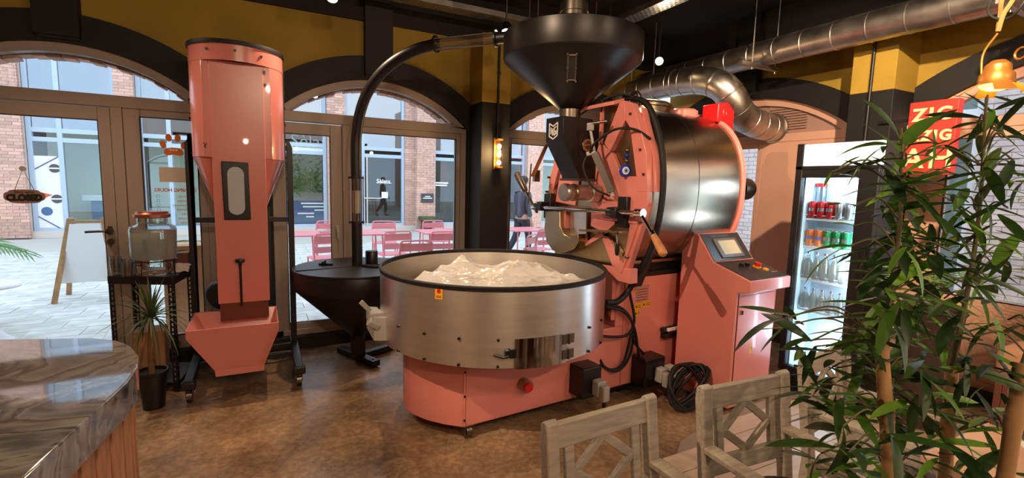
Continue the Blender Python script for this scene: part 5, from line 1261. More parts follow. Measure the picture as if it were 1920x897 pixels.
obj('hanging_cord', MB().cyl((LX, LY, LZ + .54), (LX, LY, CEIL), .006, 8), 'rope', la)
lamp('POINT', (LX, LY, LZ - .06), 8, (1.0, .62, .20), None, .06)
# ------------------------------------------------------------------ marble counter at the lower left
ct = thing('service_counter', 'counter with a dark polished marble top and vertical wood slats', 'counter', (-1.3, .8, 0))
ZT = 1.05
edge = [(-.52, -1.2), (-.375, .55), (-.36, 1.02), (-.302, 1.42), (-.30, 1.52), (-.315, 1.62), (-.35, 1.72), (-.40, 1.80), (-.47, 1.855), (-.72, 1.945), (-2.6, 2.35), (-2.6, -1.2)]
obj('worktop', MB().prism(edge, 'z', ZT - .085, ZT), 'marble', ct, .004)
core = [(-.57, -1.15), (-.420, .55), (-.403, 1.02), (-.345, 1.42), (-.343, 1.52), (-.357, 1.61), (-.39, 1.69), (-.435, 1.76), (-.50, 1.815), (-.74, 1.90), (-2.55, 2.25), (-2.55, -1.15)]
obj('counter_core', MB().prism(core, 'z', 0, ZT - .085), 'counter_core', ct)
sl = mesh('slat', MB().box(-.027, .027, -.012, .012, 0, ZT - .085), 'slat_wood')
path = [Vector((x, y, 0)) for x, y in core[1:11]]; acc = 0; step = .070
for a, b in zip(path[:-1], path[1:]):
    L = (b - a).length; d = (b - a) / L; n_ = Vector((d.y, -d.x, 0))
    t = (step - acc) if acc else .02
    while t < L:
        p = a + d * t + n_ * .012
        if p.x > -1.5: place('slat', sl, ct, p, (0, 0, math.atan2(d.y, d.x)))
        t += step
    acc = (L - (t - step)) % step
# ------------------------------------------------------------------ perforated steel rack with the water dispenser
SH = thing('steel_rack', 'black slotted angle rack with a flat top below the water dispenser', 'rack', (-.74, 4.36, 0))
FL, FR_, BR_, BL = Vector((-.965, 4.225, 0)), Vector((-.568, 4.035, 0)), Vector((-.50, 4.43, 0)), Vector((-.90, 4.60, 0))
def quadz(q, z0, z1): return MB().prism([(p.x, p.y) for p in q], 'z', z0, z1)
obj('rack_top', quadz((FL, FR_, BR_, BL), .825, .845), 'panel_dark', SH, .002)
bm = MB()
for a, b in ((FL, FR_), (FR_, BR_), (BR_, BL), (BL, FL)): bm.bar(a + Vector((0, 0, .815)), b + Vector((0, 0, .815)), .012, .055)
obj('edge_rail', bm, 'powder_black', SH, .002)
for p in (FL, FR_, BR_, BL):
    c_ = (FL + FR_ + BR_ + BL) / 4; mb = MB()
    for other in ({0: FR_, 1: FL, 2: BL, 3: BR_}[(FL, FR_, BR_, BL).index(p)], {0: BL, 1: BR_, 2: FR_, 3: FL}[(FL, FR_, BR_, BL).index(p)]):
        d = (other - p).normalized(); w_ = .036; nrm = Vector((-d.y, d.x, 0)) * .0015
        for k in range(22):      # slots: two strips joined by bridges
            z0 = k * .0365
            for u0, u1, v0, v1 in ((0, .012, 0, .0365), (.024, w_, 0, .0365), (.012, .024, 0, .013)):
                A_1, B_1 = p + d * u0, p + d * u1; zz0, zz1 = z0 + v0, z0 + v1
                mb.add([A_1 - nrm + Vector((0, 0, zz0)), B_1 - nrm + Vector((0, 0, zz0)), B_1 - nrm + Vector((0, 0, zz1)), A_1 - nrm + Vector((0, 0, zz1)), A_1 + nrm + Vector((0, 0, zz0)), B_1 + nrm + Vector((0, 0, zz0)), B_1 + nrm + Vector((0, 0, zz1)), A_1 + nrm + Vector((0, 0, zz1))],
                       [(0, 3, 2, 1), (4, 5, 6, 7), (0, 1, 5, 4), (1, 2, 6, 5), (2, 3, 7, 6), (3, 0, 4, 7)])
    obj('leg', mb, 'powder_black', SH, smooth=False)
obj('lower_shelf', quadz((FL, FR_, BR_, BL), .06, .075), 'powder_black', SH, .002)
ZS = .845
dsp = thing('water_dispenser', 'large glass jar of cloudy lemon water with a copper lid on a wire stand', 'dispenser', (-.685, 4.15, ZS))
DX, DY = -.685, 4.16
obj('jar', MB().lathe([(.085, .115), (.125, .125), (.135, .15), (.140, .335), (.132, .36), (.09, .385), (.088, .425)], (DX, DY, ZS - .01), 40), 'clear_glass', dsp)
obj('lemon_water', MB().lathe([(0, .125), (.12, .13), (.130, .15), (.135, .325), (0, .327)], (DX, DY, ZS - .01), 40), 'water_milky', dsp)
obj('lid', MB().lathe([(.095, .42), (.108, .425), (.108, .445), (.098, .45), (.09, .465), (0, .467)], (DX, DY, ZS - .01), 32), 'lid_copper', dsp)
obj('lemon_slice', MB().lathe([(0, .3275), (.035, .3275), (.038, .331), (0, .332)], (DX - .01, DY - .06, ZS - .01), 18).lathe([(0, .3275), (.030, .3275), (.033, .331), (0, .332)], (DX + .05, DY - .03, ZS - .01), 18), 'lemon', dsp)
wr = MB(); wr.tube([(DX + .132 * math.cos(2 * PI * k / 28), DY + .132 * math.sin(2 * PI * k / 28), ZS + .11) for k in range(28)], .004, 6, closed=True)
for k in range(4):
    a = PI / 4 + k * PI / 2 + .35; wr.tube([(DX + .132 * math.cos(a), DY + .132 * math.sin(a), ZS + .12), (DX + .138 * math.cos(a), DY + .138 * math.sin(a), ZS)], .0045, 6)
obj('wire_stand', wr, 'powder_black', dsp)
obj('glass_base', MB().lathe([(0, .015), (.11, .02), (.125, .05), (.12, .11), (.10, .12)], (DX, DY, ZS - .01), 32), 'clear_glass', dsp)
obj('tap', MB().cyl((DX - .03, DY - .12, ZS + .075), (DX - .055, DY - .185, ZS + .075), .012, 12).cyl((DX - .055, DY - .18, ZS + .09), (DX - .056, DY - .183, ZS + .045), .009, 10).bar((DX - .075, DY - .18, ZS + .10), (DX - .035, DY - .185, ZS + .10), .012, .008), 'chrome', dsp)
tb = None
for k, (x, y, lb, h) in enumerate(((-.915, 4.225, 'stack of drinking glasses nearest the door at the rack corner', 3), (-.855, 4.24, 'second stack of drinking glasses beside the dispenser', 2), (-.845, 4.165, 'small stack of drinking glasses in front of the others', 2))):
    for j in range(h):
        g = MB().lathe([(0, .004), (.028, .004), (.030, 0), (.038, .085), (.036, .085), (.028, .008)], (0, 0, 0), 20)
        if tb is None:
            gl = thing('drinking_glass', 'x', 'glass'); obj('tumbler', g, 'clear_glass', gl, local=True); obj('base', MB().cyl((0, 0, .001), (0, 0, .007), .0285, 20), 'clear_glass', gl, local=True); tb = gl
        else: gl = copy_tree(tb)
        gl.location = (x, y, ZS + .001 + .027 * j); gl.rotation_euler = (0, 0, k)
        gl['label'] = ('topmost glass of the ' if j == h - 1 else ('lowest glass of the ' if j == 0 else 'middle glass of the ')) + lb.replace(' of drinking glasses', ''); gl['group'] = 'drinking glasses on the rack'
bxn = thing('napkin_tray', 'small brown wooden tray with red flowers behind the dispenser', 'tray', (-.57, 4.42, ZS))
obj('tray', MB().box(-.66, -.51, 4.40, 4.47, ZS, ZS + .12), 'brown_box', bxn, .004)
fl_ = MB()
for k in range(5): fl_.ball((-.645 + .012 * math.cos(k * 1.26), 4.40 + .012 * math.sin(k * 1.26), ZS + .15), .012, 8)
obj('flower', fl_, 'red_petal', bxn); obj('stem', MB().tube(bez([(-.645, 4.40, ZS + .13), (-.60, 4.41, ZS + .13), (-.53, 4.42, ZS + .14)], 5), .004, 6).ball((-.57, 4.41, ZS + .135), .008, 6).ball((-.61, 4.41, ZS + .133), .008, 6), 'leaf_yucca', bxn)
nk = thing('paper_bag', 'crumpled pale paper lying at the right end of the rack top', 'paper', (-.53, 4.26, ZS))
pm = MB()
G = 9
for i in range(G + 1):
    for j in range(G + 1):
        u, v = i / G, j / G; x = -.575 + .085 * u + .012 * v; y = 4.17 + .20 * v
        pm.v.append((x, y, ZS + .012 + .05 * math.sin(PI * v) * (1 - .3 * u) + .012 * noise.noise((x * 30, y * 30, 3.0))))
for i in range(G):
    for j in range(G): a = i * (G + 1) + j; pm.f.append((a, a + G + 1, a + G + 2, a + 1)); pm.m.append(0)
obj('paper_sheet', pm, 'paper', nk)
cb = thing('small_carton', 'small cardboard box lying flat under the dispenser tap', 'box', (-.72, 4.22, ZS))
obj('carton', MB().box(-.80, -.60, 4.19, 4.30, ZS, ZS + .012), 'cardboard', cb); obj('tape', MB().box(-.71, -.69, 4.19, 4.30, ZS + .012, ZS + .013), 'paper', cb)
bb = thing('brown_carton', 'brown cardboard box on the floor inside the black rack', 'box', (-.76, 4.40, .076))
obj('carton', MB().box(-.86, -.67, 4.26, 4.44, .076, .40), 'cardboard', bb, .003); obj('carton_flap', MB().box(-.86, -.767, 4.26, 4.44, .40, .404).box(-.763, -.67, 4.26, 4.44, .40, .404), 'cardboard', bb)
jm = thing('juice_carton', 'small orange and white carton behind the drinking glasses', 'carton', (-.80, 4.36, ZS))
obj('carton', MB().box(-.835, -.765, 4.33, 4.39, ZS, ZS + .10), 'sticker_yellow', jm, .003); obj('gable', MB().prism([(-.835, ZS + .10), (-.765, ZS + .10), (-.80, ZS + .135)], 'y', 4.33, 4.39), 'paper', jm)

# potted yucca in front of the rack
yu = thing('yucca_plant', 'spiky dracaena with a thin trunk in a black pot beside the marble counter', 'plant', (-.68, 3.83, 0))
obj('pot', MB().lathe([(.062, .0), (.085, .235), (.092, .24), (.092, .258), (.082, .258), (.078, .235), (.06, .02)], (-.68, 3.83, 0), 28), 'plastic_black', yu)
obj('soil', MB().lathe([(0, .238), (.08, .236), (.078, .22)], (-.68, 3.83, 0), 24), 'soil', yu)
obj('trunk', MB().tube(bez([(-.68, 3.83, .20), (-.683, 3.832, .38), (-.672, 3.828, .52), (-.668, 3.83, .60)], 6), [.019 - .0003 * k for k in range(19)], 12), 'bark', yu)
lm = None
def blade(L, w_, droop, n=6):
    mb = MB()
    for k in range(n + 1):
        t = k / n; ww = w_ * (1 - t) ** .6 * (.6 + .8 * t if t < .5 else 1.0); x = L * t * (1 - .1 * droop * t); z = -droop * L * t * t * .55 + .12 * L * math.sin(t * 1.5)
        mb.v += [(x, -ww, z + ww * .5), (x, 0, z), (x, ww, z + ww * .5)]
    for k in range(n):
        a = 3 * k; mb.f += [(a, a + 3, a + 4, a + 1), (a + 1, a + 4, a + 5, a + 2)]; mb.m += [0, 0]
    return mb
bl = [mesh('leaf', blade(.30, .009, d, 7), 'leaf_yucca', recalc=False) for d in (.2, .6, 1.0, 1.4)]
for k in range(64):
    el = R_(75 - 95 * (k / 63) + random.uniform(-8, 8)); az = k * 2.4 + random.uniform(-.2, .2); s_ = random.uniform(.75, 1.1)
    place('leaf', bl[min(3, k // 16)], yu, (-.668, 3.83, .595 + .03 * random.random()), (0, -el, az), (s_, 1, s_))

# ------------------------------------------------------------------ wooden armchairs
def armchair():
    t = thing('armchair', 'x', 'chair')
    W_ = .225
    def up(y, z): return y
    for s_ in (-1, 1):
        x = s_ * (W_ - .022)
        obj('back_post', MB().prism([(.20, 0), (.245, 0), (.225, .43), (.275, .80), (.272, .845), (.255, .858), (.238, .85), (.232, .80), (.185, .43)], 'x', x - .022, x + .022), 'chair_wood', t, .005, local=True)
        obj('front_leg', MB().box(x - .022, x + .022, -.245, -.200, 0, .62), 'chair_wood', t, .005, local=True)
        obj('armrest', MB().prism([(x - .032, -.27), (x + .032, -.27), (x + .036, -.15), (x + .026, .0), (x + .026, .215), (x - .026, .215), (x - .026, .0), (x - .036, -.15)], 'z', .62, .645), 'chair_wood', t, .006, local=True)
        obj('side_rail', MB().box(x - .012, x + .012, -.22, .21, .375, .43), 'chair_wood', t, .003, local=True)
    def bk(z, off=0): return .205 + (z - .43) * (.05 / .37) + off
    def rail(name, z0, z1, x0, x1, d=.012): return obj(name, MB().add([(x0, bk(z0) - d, z0), (x1, bk(z0) - d, z0), (x1, bk(z0) + d, z0), (x0, bk(z0) + d, z0), (x0, bk(z1) - d, z1), (x1, bk(z1) - d, z1), (x1, bk(z1) + d, z1), (x0, bk(z1) + d, z1)],
        [(0, 3, 2, 1), (4, 5, 6, 7), (0, 1, 5, 4), (1, 2, 6, 5), (2, 3, 7, 6), (3, 0, 4, 7)]), 'chair_wood', t, .004, local=True)
    rail('top_rail', .765, .84, -W_ + .04, W_ - .04); rail('lower_rail', .525, .585, -W_ + .04, W_ - .04)
    for x in (-.135, .135): rail('back_slat', .58, .77, x - .017, x + .017, .009)
    for a, b in (((-.118, .672), (0, .765)), ((.118, .672), (0, .765)), ((-.118, .675), (0, .588)), ((.118, .675), (0, .588))):
        obj('lattice_bar', MB().bar((a[0], bk(a[1]), a[1]), (b[0], bk(b[1]), b[1]), .016, .030, (0, 1, 0)) if False else MB().bar((a[0], bk(a[1]), a[1]), (b[0], bk(b[1]), b[1]), .030, .016, (0, 1, .1)), 'chair_wood', t, .003, local=True)
    obj('front_rail', MB().box(-.20, .20, -.235, -.212, .375, .43), 'chair_wood', t, .003, local=True)
    for k in range(6): obj('seat_slat', MB().box(-.20, .20, -.245 + .072 * k, -.183 + .072 * k, .43, .447), 'chair_wood', t, .003, local=True)
    return t
ar = armchair()
for k, (x, y, a, lb) in enumerate(((.955, .895, 2, 'grey wooden armchair nearest us, standing before the steel tray'), (1.575, .865, -4, 'grey wooden armchair with the dark cushion in front of the pink console'), (2.24, .92, 8, 'grey wooden armchair behind the bamboo leaves by the drinks fridge'))):
    o = ar if k == 0 else copy_tree(ar); o.location = (x, y, 0.012 if x > 1.6 else 0); o.rotation_euler = (0, 0, R_(a)); o['label'] = lb; o['group'] = 'grey lattice-back armchairs'
cu = thing('seat_cushion', 'dark round-edged cushion on the seat of the second armchair', 'cushion', (1.57, .86, .447))
obj('pad', MB().lathe([(0, .452), (.16, .452), (.19, .468), (.192, .485), (.17, .505), (0, .512)], (1.57, .865, 0), 36), 'cushion_fabric', cu); obj('button', MB().ball((1.57, .865, .511), .012, 10, (1, 1, .4)), 'cushion_fabric', cu)

# ------------------------------------------------------------------ tables, planters, right side
dt = thing('dining_table', 'peach topped table at the right with a brown wooden box on it', 'table', (2.45, .35, 0))
obj('table_top', MB().box(1.82, 3.1, -.25, .66, .705, .74), 'beige_top', dt, .006)
for x in (1.9, 3.02):
    for y in (-.17, .58): obj('leg', MB().box(x - .03, x + .03, y - .03, y + .03, .011, .705), 'chair_wood', dt, .003)
wbx = thing('wooden_box', 'dark red-brown square wooden planter box on the peach table', 'box', (2.5, .66, .74))
obj('box_wall', MB().box(2.30, 2.74, .50, .52, .74, .925).box(2.30, 2.74, .63, .65, .74, .925).box(2.30, 2.32, .52, .63, .74, .925).box(2.72, 2.74, .52, .63, .74, .925), 'brown_box', wbx, .003); obj('box_floor', MB().box(2.31, 2.73, .51, .64, .742, .76), 'brown_box', wbx); obj('sand_fill', MB().box(2.32, 2.72, .52, .63, .76, .905), 'paper', wbx)
mn = thing('menu_card', 'white paper card lying on the peach table at the right edge', 'paper', (2.35, .42, .741))
o = obj('card', MB().prism([(2.14, .46), (2.34, .36), (2.40, .46), (2.2, .56)], 'z', .7405, .743), 'sticker_white', mn); obj('card_print', MB().bar((2.22, .50, .7434), (2.34, .44, .7434), .01, .0008), 'ink', mn)
ban = thing('window_bench', 'low peach upholstered bench under the right window', 'bench', (4.35, 1.0, 0))
obj('seat', MB().box(4.18, 4.66, -.3, 1.2, .42, .60), 'sofa_cloth', ban, .04); obj('plinth', MB().box(4.22, 4.66, -.28, 1.18, .011, .42), 'brown_box', ban, .005); obj('back_cushion', MB().box(4.50, 4.66, -.28, 1.18, .60, .84), 'sofa_cloth', ban, .04)
bk_ = thing('basket_planter', 'dark woven planter with a fern standing beside the window', 'planter', (3.92, 1.46, 0))
obj('basket', MB().lathe([(.13, .012), (.175, .78), (.19, .80), (.175, .815), (.165, .80), (.13, .05)], (3.92, 1.46, 0), 28), 'basket', bk_); obj('soil', MB().lathe([(0, .77), (.168, .765), (.16, .7)], (3.92, 1.46, 0), 24), 'soil', bk_)
for i in range(9):
    a = 2 * PI * i / 9; l = .42; x, y, z = 3.92, 1.46, .76
    q = bez([(x, y, z), (x + math.cos(a) * l * .2, y + math.sin(a) * l * .2, z + .22), (x + math.cos(a) * l * .6, y + math.sin(a) * l * .6, z + .30), (x + math.cos(a) * l, y + math.sin(a) * l, z + .22)], 7)
    mb = MB().tube(q, .004, 5)
    for k in range(4, len(q) - 1):
        T = (q[k + 1] - q[k]).normalized(); sd = T.cross(Vector((0, 0, 1))).normalized(); wl = .09 * math.sin(PI * (k - 2) / (len(q) - 1)) + .01
        for s_ in (-1, 1): mb.add([q[k] - T * .007, q[k] + T * .007, q[k] + sd * s_ * wl + T * .03], [(0, 1, 2)])
    obj('frond', mb, 'palm', bk_, smooth=False)

# ------------------------------------------------------------------ drinks fridge
fr_t = thing('drinks_fridge', 'tall black glass-door fridge with lit header and cold white light', 'fridge', (3.75, 1.97, 0))
FX, F0, F1, FB = 3.60, 1.70, 2.26, 3.90
def fo(name, mb, m, par=None, bevel=0, label=None): return obj(name, mb, m, par or fr_t, bevel, True, label)
fo('housing', MB().box(FX + .05, FB, F0, F0 + .03, .012, 1.91).box(FX + .05, FB, F1 - .03, F1, .012, 1.91).box(FB - .03, FB, F0 + .03, F1 - .03, .012, 1.91).box(FX + .05, FB - .03, F0 + .03, F1 - .03, 1.88, 1.91).box(FX + .05, FB - .03, F0 + .03, F1 - .03, .15, .19), 'fridge_black', None, .003)
fo('liner', MB().box(FB - .05, FB - .031, F0 + .03, F1 - .03, .19, 1.72).box(FX + .06, FB - .05, F1 - .05, F1 - .031, .19, 1.72).box(FX + .06, FB - .05, F0 + .031, F0 + .05, .19, 1.72).box(FX + .06, FB - .05, F0 + .05, F1 - .05, .191, .205).box(FX + .06, FB - .05, F0 + .05, F1 - .05, 1.70, 1.72), 'fridge_inside')
fo('header_panel', MB().box(FX + .01, FX + .05, F0 + .0, F1 - .045, 1.745, 1.905), 'header_glow', None, .003, 'lit white header panel')
fo('header_edge', MB().box(FX, FX + .05, F1 - .045, F1, 1.72, 1.91).box(FX, FX + .055, F0, F1, 1.722, 1.742), 'fridge_black')
dr_ = fo('door', MB().box(FX, FX + .045, F1 - .05, F1, .16, 1.72).box(FX, FX + .045, F0, F0 + .12, .16, 1.72).box(FX, FX + .045, F0 + .12, F1 - .05, .16, .21).box(FX, FX + .045, F0 + .12, F1 - .05, 1.66, 1.72), 'fridge_black', None, .003)
fo('door_glass', MB().box(FX + .015, FX + .021, F0 + .12, F1 - .05, .21, 1.66), 'fridge_glass', dr_); fo('door_handle', MB().bar((FX - .02, F0 + .03, .8), (FX - .02, F0 + .03, 1.2), .02, .02).box(FX - .015, FX, F0 + .02, F0 + .04, .82, .84).box(FX - .015, FX, F0 + .02, F0 + .04, 1.16, 1.18), 'plastic_black', dr_)
gr = fo('grille', MB().box(FX + .02, FX + .05, F0, F1, .012, .15), 'plastic_black')
for k in range(5): fo('slat', MB().box(FX + .008, FX + .022, F0 + .02, F1 - .02, .03 + .024 * k, .042 + .024 * k), 'fridge_black', gr)
fo('led_strip', MB().box(FX + .065, FX + .08, F0 + .125, F0 + .145, .25, 1.58), 'led_glow', None, 0, 'bright white light strip')
fo('top_light', MB().box(FX + .10, FX + .14, F0 + .1, F1 - .1, 1.69, 1.699), 'led_glow')
SHZ = (1.36, 1.145, .895, .66)
for z in SHZ:
    mb = MB()
    for k in range(26): y = F0 + .055 + k * (F1 - F0 - .11) / 25; mb.cyl((FX + .11, y, z - .006), (FB - .06, y, z - .006), .0022, 5)
    for x in (FX + .11, FX + .30, FB - .07): mb.cyl((x, F0 + .05, z - .010), (x, F1 - .05, z - .010), .0035, 6)
    mb.cyl((FX + .105, F0 + .05, z + .02), (FX + .105, F1 - .05, z + .02), .0035, 6).box(FX + .10, FX + .106, F0 + .05, F1 - .05, z - .018, z - .004)
    fo('wire_shelf', mb, 'shelf_wire')
lamp('POINT', (FX + .11, F0 + .19, 1.0), 10, (.80, .92, 1.0), None, .10)
lamp('POINT', (FX + .16, F0 + .28, 1.60), 4, (.80, .92, 1.0), None, .08); lamp('POINT', (FX + .16, F0 + .28, .40), 5, (.72, .88, 1.0), None, .08)
# drinks: every can and bottle by itself
ncan = {}
def can(m, x, y, z, label, group, h=.125, r=.031):
    if m not in ncan:
        t = thing('drink_can', label, 'can'); obj('can_body', MB().lathe([(r * .8, .002), (r, .010), (r, h - .012), (r * .84, h - .001)], (0, 0, 0), 20), m, t, local=True)
        obj('can_top', MB().lathe([(r * .84, h - .001), (r * .86, h + .001), (r * .80, h), (r * .78, h - .004), (0, h - .004)], (0, 0, 0), 20), 'can_silver', t, local=True)
        obj('can_band', MB().lathe([(r + .0004, h * .42), (r + .0004, h * .62)], (0, 0, 0), 20, 'z', 130, 230), 'can_silver' if m != 'can_orange' else 'can_blue', t, local=True)
        ncan[m] = t; o = t
    else: o = copy_tree(ncan[m])
    o.location = (x, y, z); o.rotation_euler = (0, 0, random.uniform(-.3, .3)); o['label'] = label; o['group'] = group
ORD = ('first', 'second', 'third', 'fourth', 'fifth', 'sixth', 'seventh')
XF = FX + .125
ys = [2.175 - .064 * k for k in range(7)]
for k in range(5):
    m = 'can_red' if k < 3 else 'can_silver'
    nm = 'red' if k < 3 else 'pale silver'
    for rw in range(1 if k == 0 else 2):
        can(m, XF + .067 * rw, ys[k], SHZ[0], '%s can on the top fridge shelf, %s %s one from the left%s' % (nm, ORD[k if k < 3 else k - 3], nm.split()[-1], ', back row' if rw else ''), 'drink cans in the fridge')
for k in range(5):
    m = 'can_orange' if k < 2 else 'can_green'
    nm = 'orange and blue' if k < 2 else 'green'
    for rw in range(2):
        can(m, XF + .067 * rw, ys[k], SHZ[1], '%s can on the second fridge shelf, %s one from the left%s' % (nm, ORD[k if k < 2 else k - 2], ', back row' if rw else ''), 'drink cans in the fridge')
bot = None
for s_, z, h in ((2, SHZ[2], .205), (3, SHZ[3], .165)):
    for k in range(5):
        if bot is None:
            t = thing('glass_bottle', 'x', 'bottle'); obj('bottle', MB().lathe([(0, .002), (.027, .002), (.030, .010), (.030, .115), (.012, .165), (.011, .195)], (0, 0, 0), 20), 'clear_glass', t, local=True)
            obj('water', MB().lathe([(0, .006), (.027, .006), (.027, .112), (.010, .155), (0, .155)], (0, 0, 0), 16), 'water_milky', t, local=True); obj('cap', MB().cyl((0, 0, .19), (0, 0, .205), .0135, 14), 'can_silver', t, local=True); bot = t; o = t
        else: o = copy_tree(bot)
        o.location = (XF, ys[k], z); o.scale = (1, 1, h / .205)
        o['label'] = 'clear bottle on the %s fridge shelf, %s from the left' % ('third' if s_ == 2 else 'fourth', ORD[k]); o['group'] = 'clear bottles in the fridge'
jr = thing('red_lid_jar', 'glass jar with a red lid standing behind the red cans at the top', 'jar', (XF + .076, 2.17, SHZ[0]))
obj('jar', MB().lathe([(0, .002), (.034, .004), (.037, .02), (.037, .215), (.033, .24)], (XF + .076, 2.17, SHZ[0]), 22), 'clear_glass', jr); obj('lid', MB().cyl((XF + .076, 2.17, SHZ[0] + .236), (XF + .076, 2.17, SHZ[0] + .262), .038, 22), 'fan_red', jr)

# ------------------------------------------------------------------ red letter sign on the right pillar
sg = thing('wall_sign', 'red box sign with cream letters reading ZIG AZIG AH on the right pillar', 'sign', (4.34, 1.80, 1.95))
SX, SY0, SY1, SZ0, SZ1 = 4.26, 1.575, 1.86, 1.70, 2.225
obj('sign_box', MB().box(SX, SX + .075, SY0, SY1, SZ0, SZ1), 'sign_red', sg, .004)
obj('lit_side', MB().box(SX + .003, SX + .073, SY1, SY1 + .004, SZ0 + .005, SZ1 - .16), 'sign_cream', sg)  # cream plate puts the lit side of the box into colour
obj('bracket', MB().box(SX + .075, 4.36, SY1 - .06, SY1 - .03, 1.85, 1.88).box(SX + .075, 4.36, SY1 - .06, SY1 - .03, 2.1, 2.13).bar((4.365, SY1 - .05, 1.865), (4.365, 2.10, 1.865), .02, .02).bar((4.365, SY1 - .05, 2.115), (4.365, 2.10, 2.115), .02, .02), 'powder_black', sg)
cyy = (SY0 + SY1) / 2
for s_, z, sz, w_ in (('ZIG', 2.125, .125, 1.0), ('AZIG', 1.975, .10, .95), ('AH', 1.81, .20, 1.0)):
    tx = text('lettering', s_, sz, 'sign_cream', (SX - .002, cyy, z), FACE_MX, sg, .006, sx=w_, bold=.004, space=1.22)

# ------------------------------------------------------------------ closed sign, paw and opening hours on the glass
cg = thing('closed_sign', 'oval wooden sign reading CLOSED hung by a cord on the glazed door', 'sign', (-1.53, 4.70, 1.375))
sx_, sy_, sz_ = -1.52, 4.728, 1.375
pl = [(sx_ + .112 * math.copysign(abs(math.cos(t)) ** .7, math.cos(t)), sz_ + (.040 if abs(math.cos(t)) > .62 else .050) * math.copysign(abs(math.sin(t)) ** .6, math.sin(t))) for t in [2 * PI * k / 40 for k in range(40)]]
obj('board', MB().prism(pl, 'y', sy_ - .008, sy_), 'wood_sign', cg, .002)
text('lettering', 'CLOSED', .060, 'ink', (sx_, sy_ - .0095, sz_ - .010), FACE_MY, cg, .001, bold=.0045, sx=.86); text('small_lettering', "Sorry we're", .022, 'ink', (sx_, sy_ - .0095, sz_ + .032), FACE_MY, cg, .0006)
obj('cord', MB().tube([(sx_ - .05, sy_ - .004, sz_ + .045), (sx_ - .005, sy_ + .018, sz_ + .20), (sx_ + .055, sy_ - .004, sz_ + .045)], .0025, 6), 'rope', cg); obj('suction_hook', MB().cyl((sx_ - .005, 4.754, sz_ + .20), (sx_ - .005, 4.738, sz_ + .20), .018, 16), 'plastic_grey', cg)
pw = thing('paw_sticker', 'orange paw print sticker on the glass beside the pink hopper', 'sticker', (-.62, 4.752, 1.79))
def ell(cx, cz, a, b, rot=0): return [(cx + a * math.cos(t) * math.cos(rot) - b * math.sin(t) * math.sin(rot), cz + a * math.cos(t) * math.sin(rot) + b * math.sin(t) * math.cos(rot)) for t in [2 * PI * k / 24 for k in range(24)]]
for cx, cz, r_ in ((-.685, 1.80, .3), (-.645, 1.855, .12), (-.585, 1.855, -.12), (-.545, 1.80, -.3)): obj('toe', MB().prism(ell(cx, cz, .021, .031, r_), 'y', 4.7520, 4.7535), 'orange_vinyl', pw, smooth=False)
obj('pad', MB().prism(ell(-.615, 1.752, .062, .026)[0:13] + [(-.682, 1.738), (-.676, 1.722), (-.655, 1.714), (-.615, 1.722), (-.575, 1.714), (-.554, 1.722), (-.548, 1.738)], 'y', 4.7520, 4.7535), 'orange_vinyl', pw, smooth=False)
for k in range(3): obj('white_block', MB().box(-.645 + .02 * k, -.629 + .02 * k, 4.751, 4.752, 1.752, 1.766), 'white_print', pw, smooth=False)
oh = thing('opening_hours', 'orange mirrored opening hours lettering on the glass beside the dispenser', 'lettering', (-.62, 4.752, 1.4))
text('heading', 'OPENING HOURS', .040, 'orange_vinyl', (-.615, 4.7525, 1.435), FACE_MY, oh, .0004, bold=.0012, sx=.9, mirror=True)
for k, s_ in enumerate(('Monday', 'Tuesday', 'Wednesday', 'Thursday', 'Friday', 'Saturday', 'Sunday')):
    text('day_line', s_, .026, 'orange_vinyl', (-.52, 4.7525, 1.385 - .036 * k), FACE_MY, oh, .0004, 'LEFT', mirror=True)
    obj('hour_box', MB().box(-.745, -.725, 4.752, 4.753, 1.375 - .036 * k, 1.377 - .036 * k).box(-.745, -.725, 4.752, 4.753, 1.393 - .036 * k, 1.395 - .036 * k).box(-.745, -.743, 4.752, 4.753, 1.375 - .036 * k, 1.395 - .036 * k).box(-.727, -.725, 4.752, 4.753, 1.375 - .036 * k, 1.395 - .036 * k), 'line_blue', oh, smooth=False)
obj('pale_panel', MB().box(-.72, -.53, 4.7525, 4.7535, 1.50, 1.62), 'paper', oh, smooth=False)  # plain pale rectangle on the glass above the heading

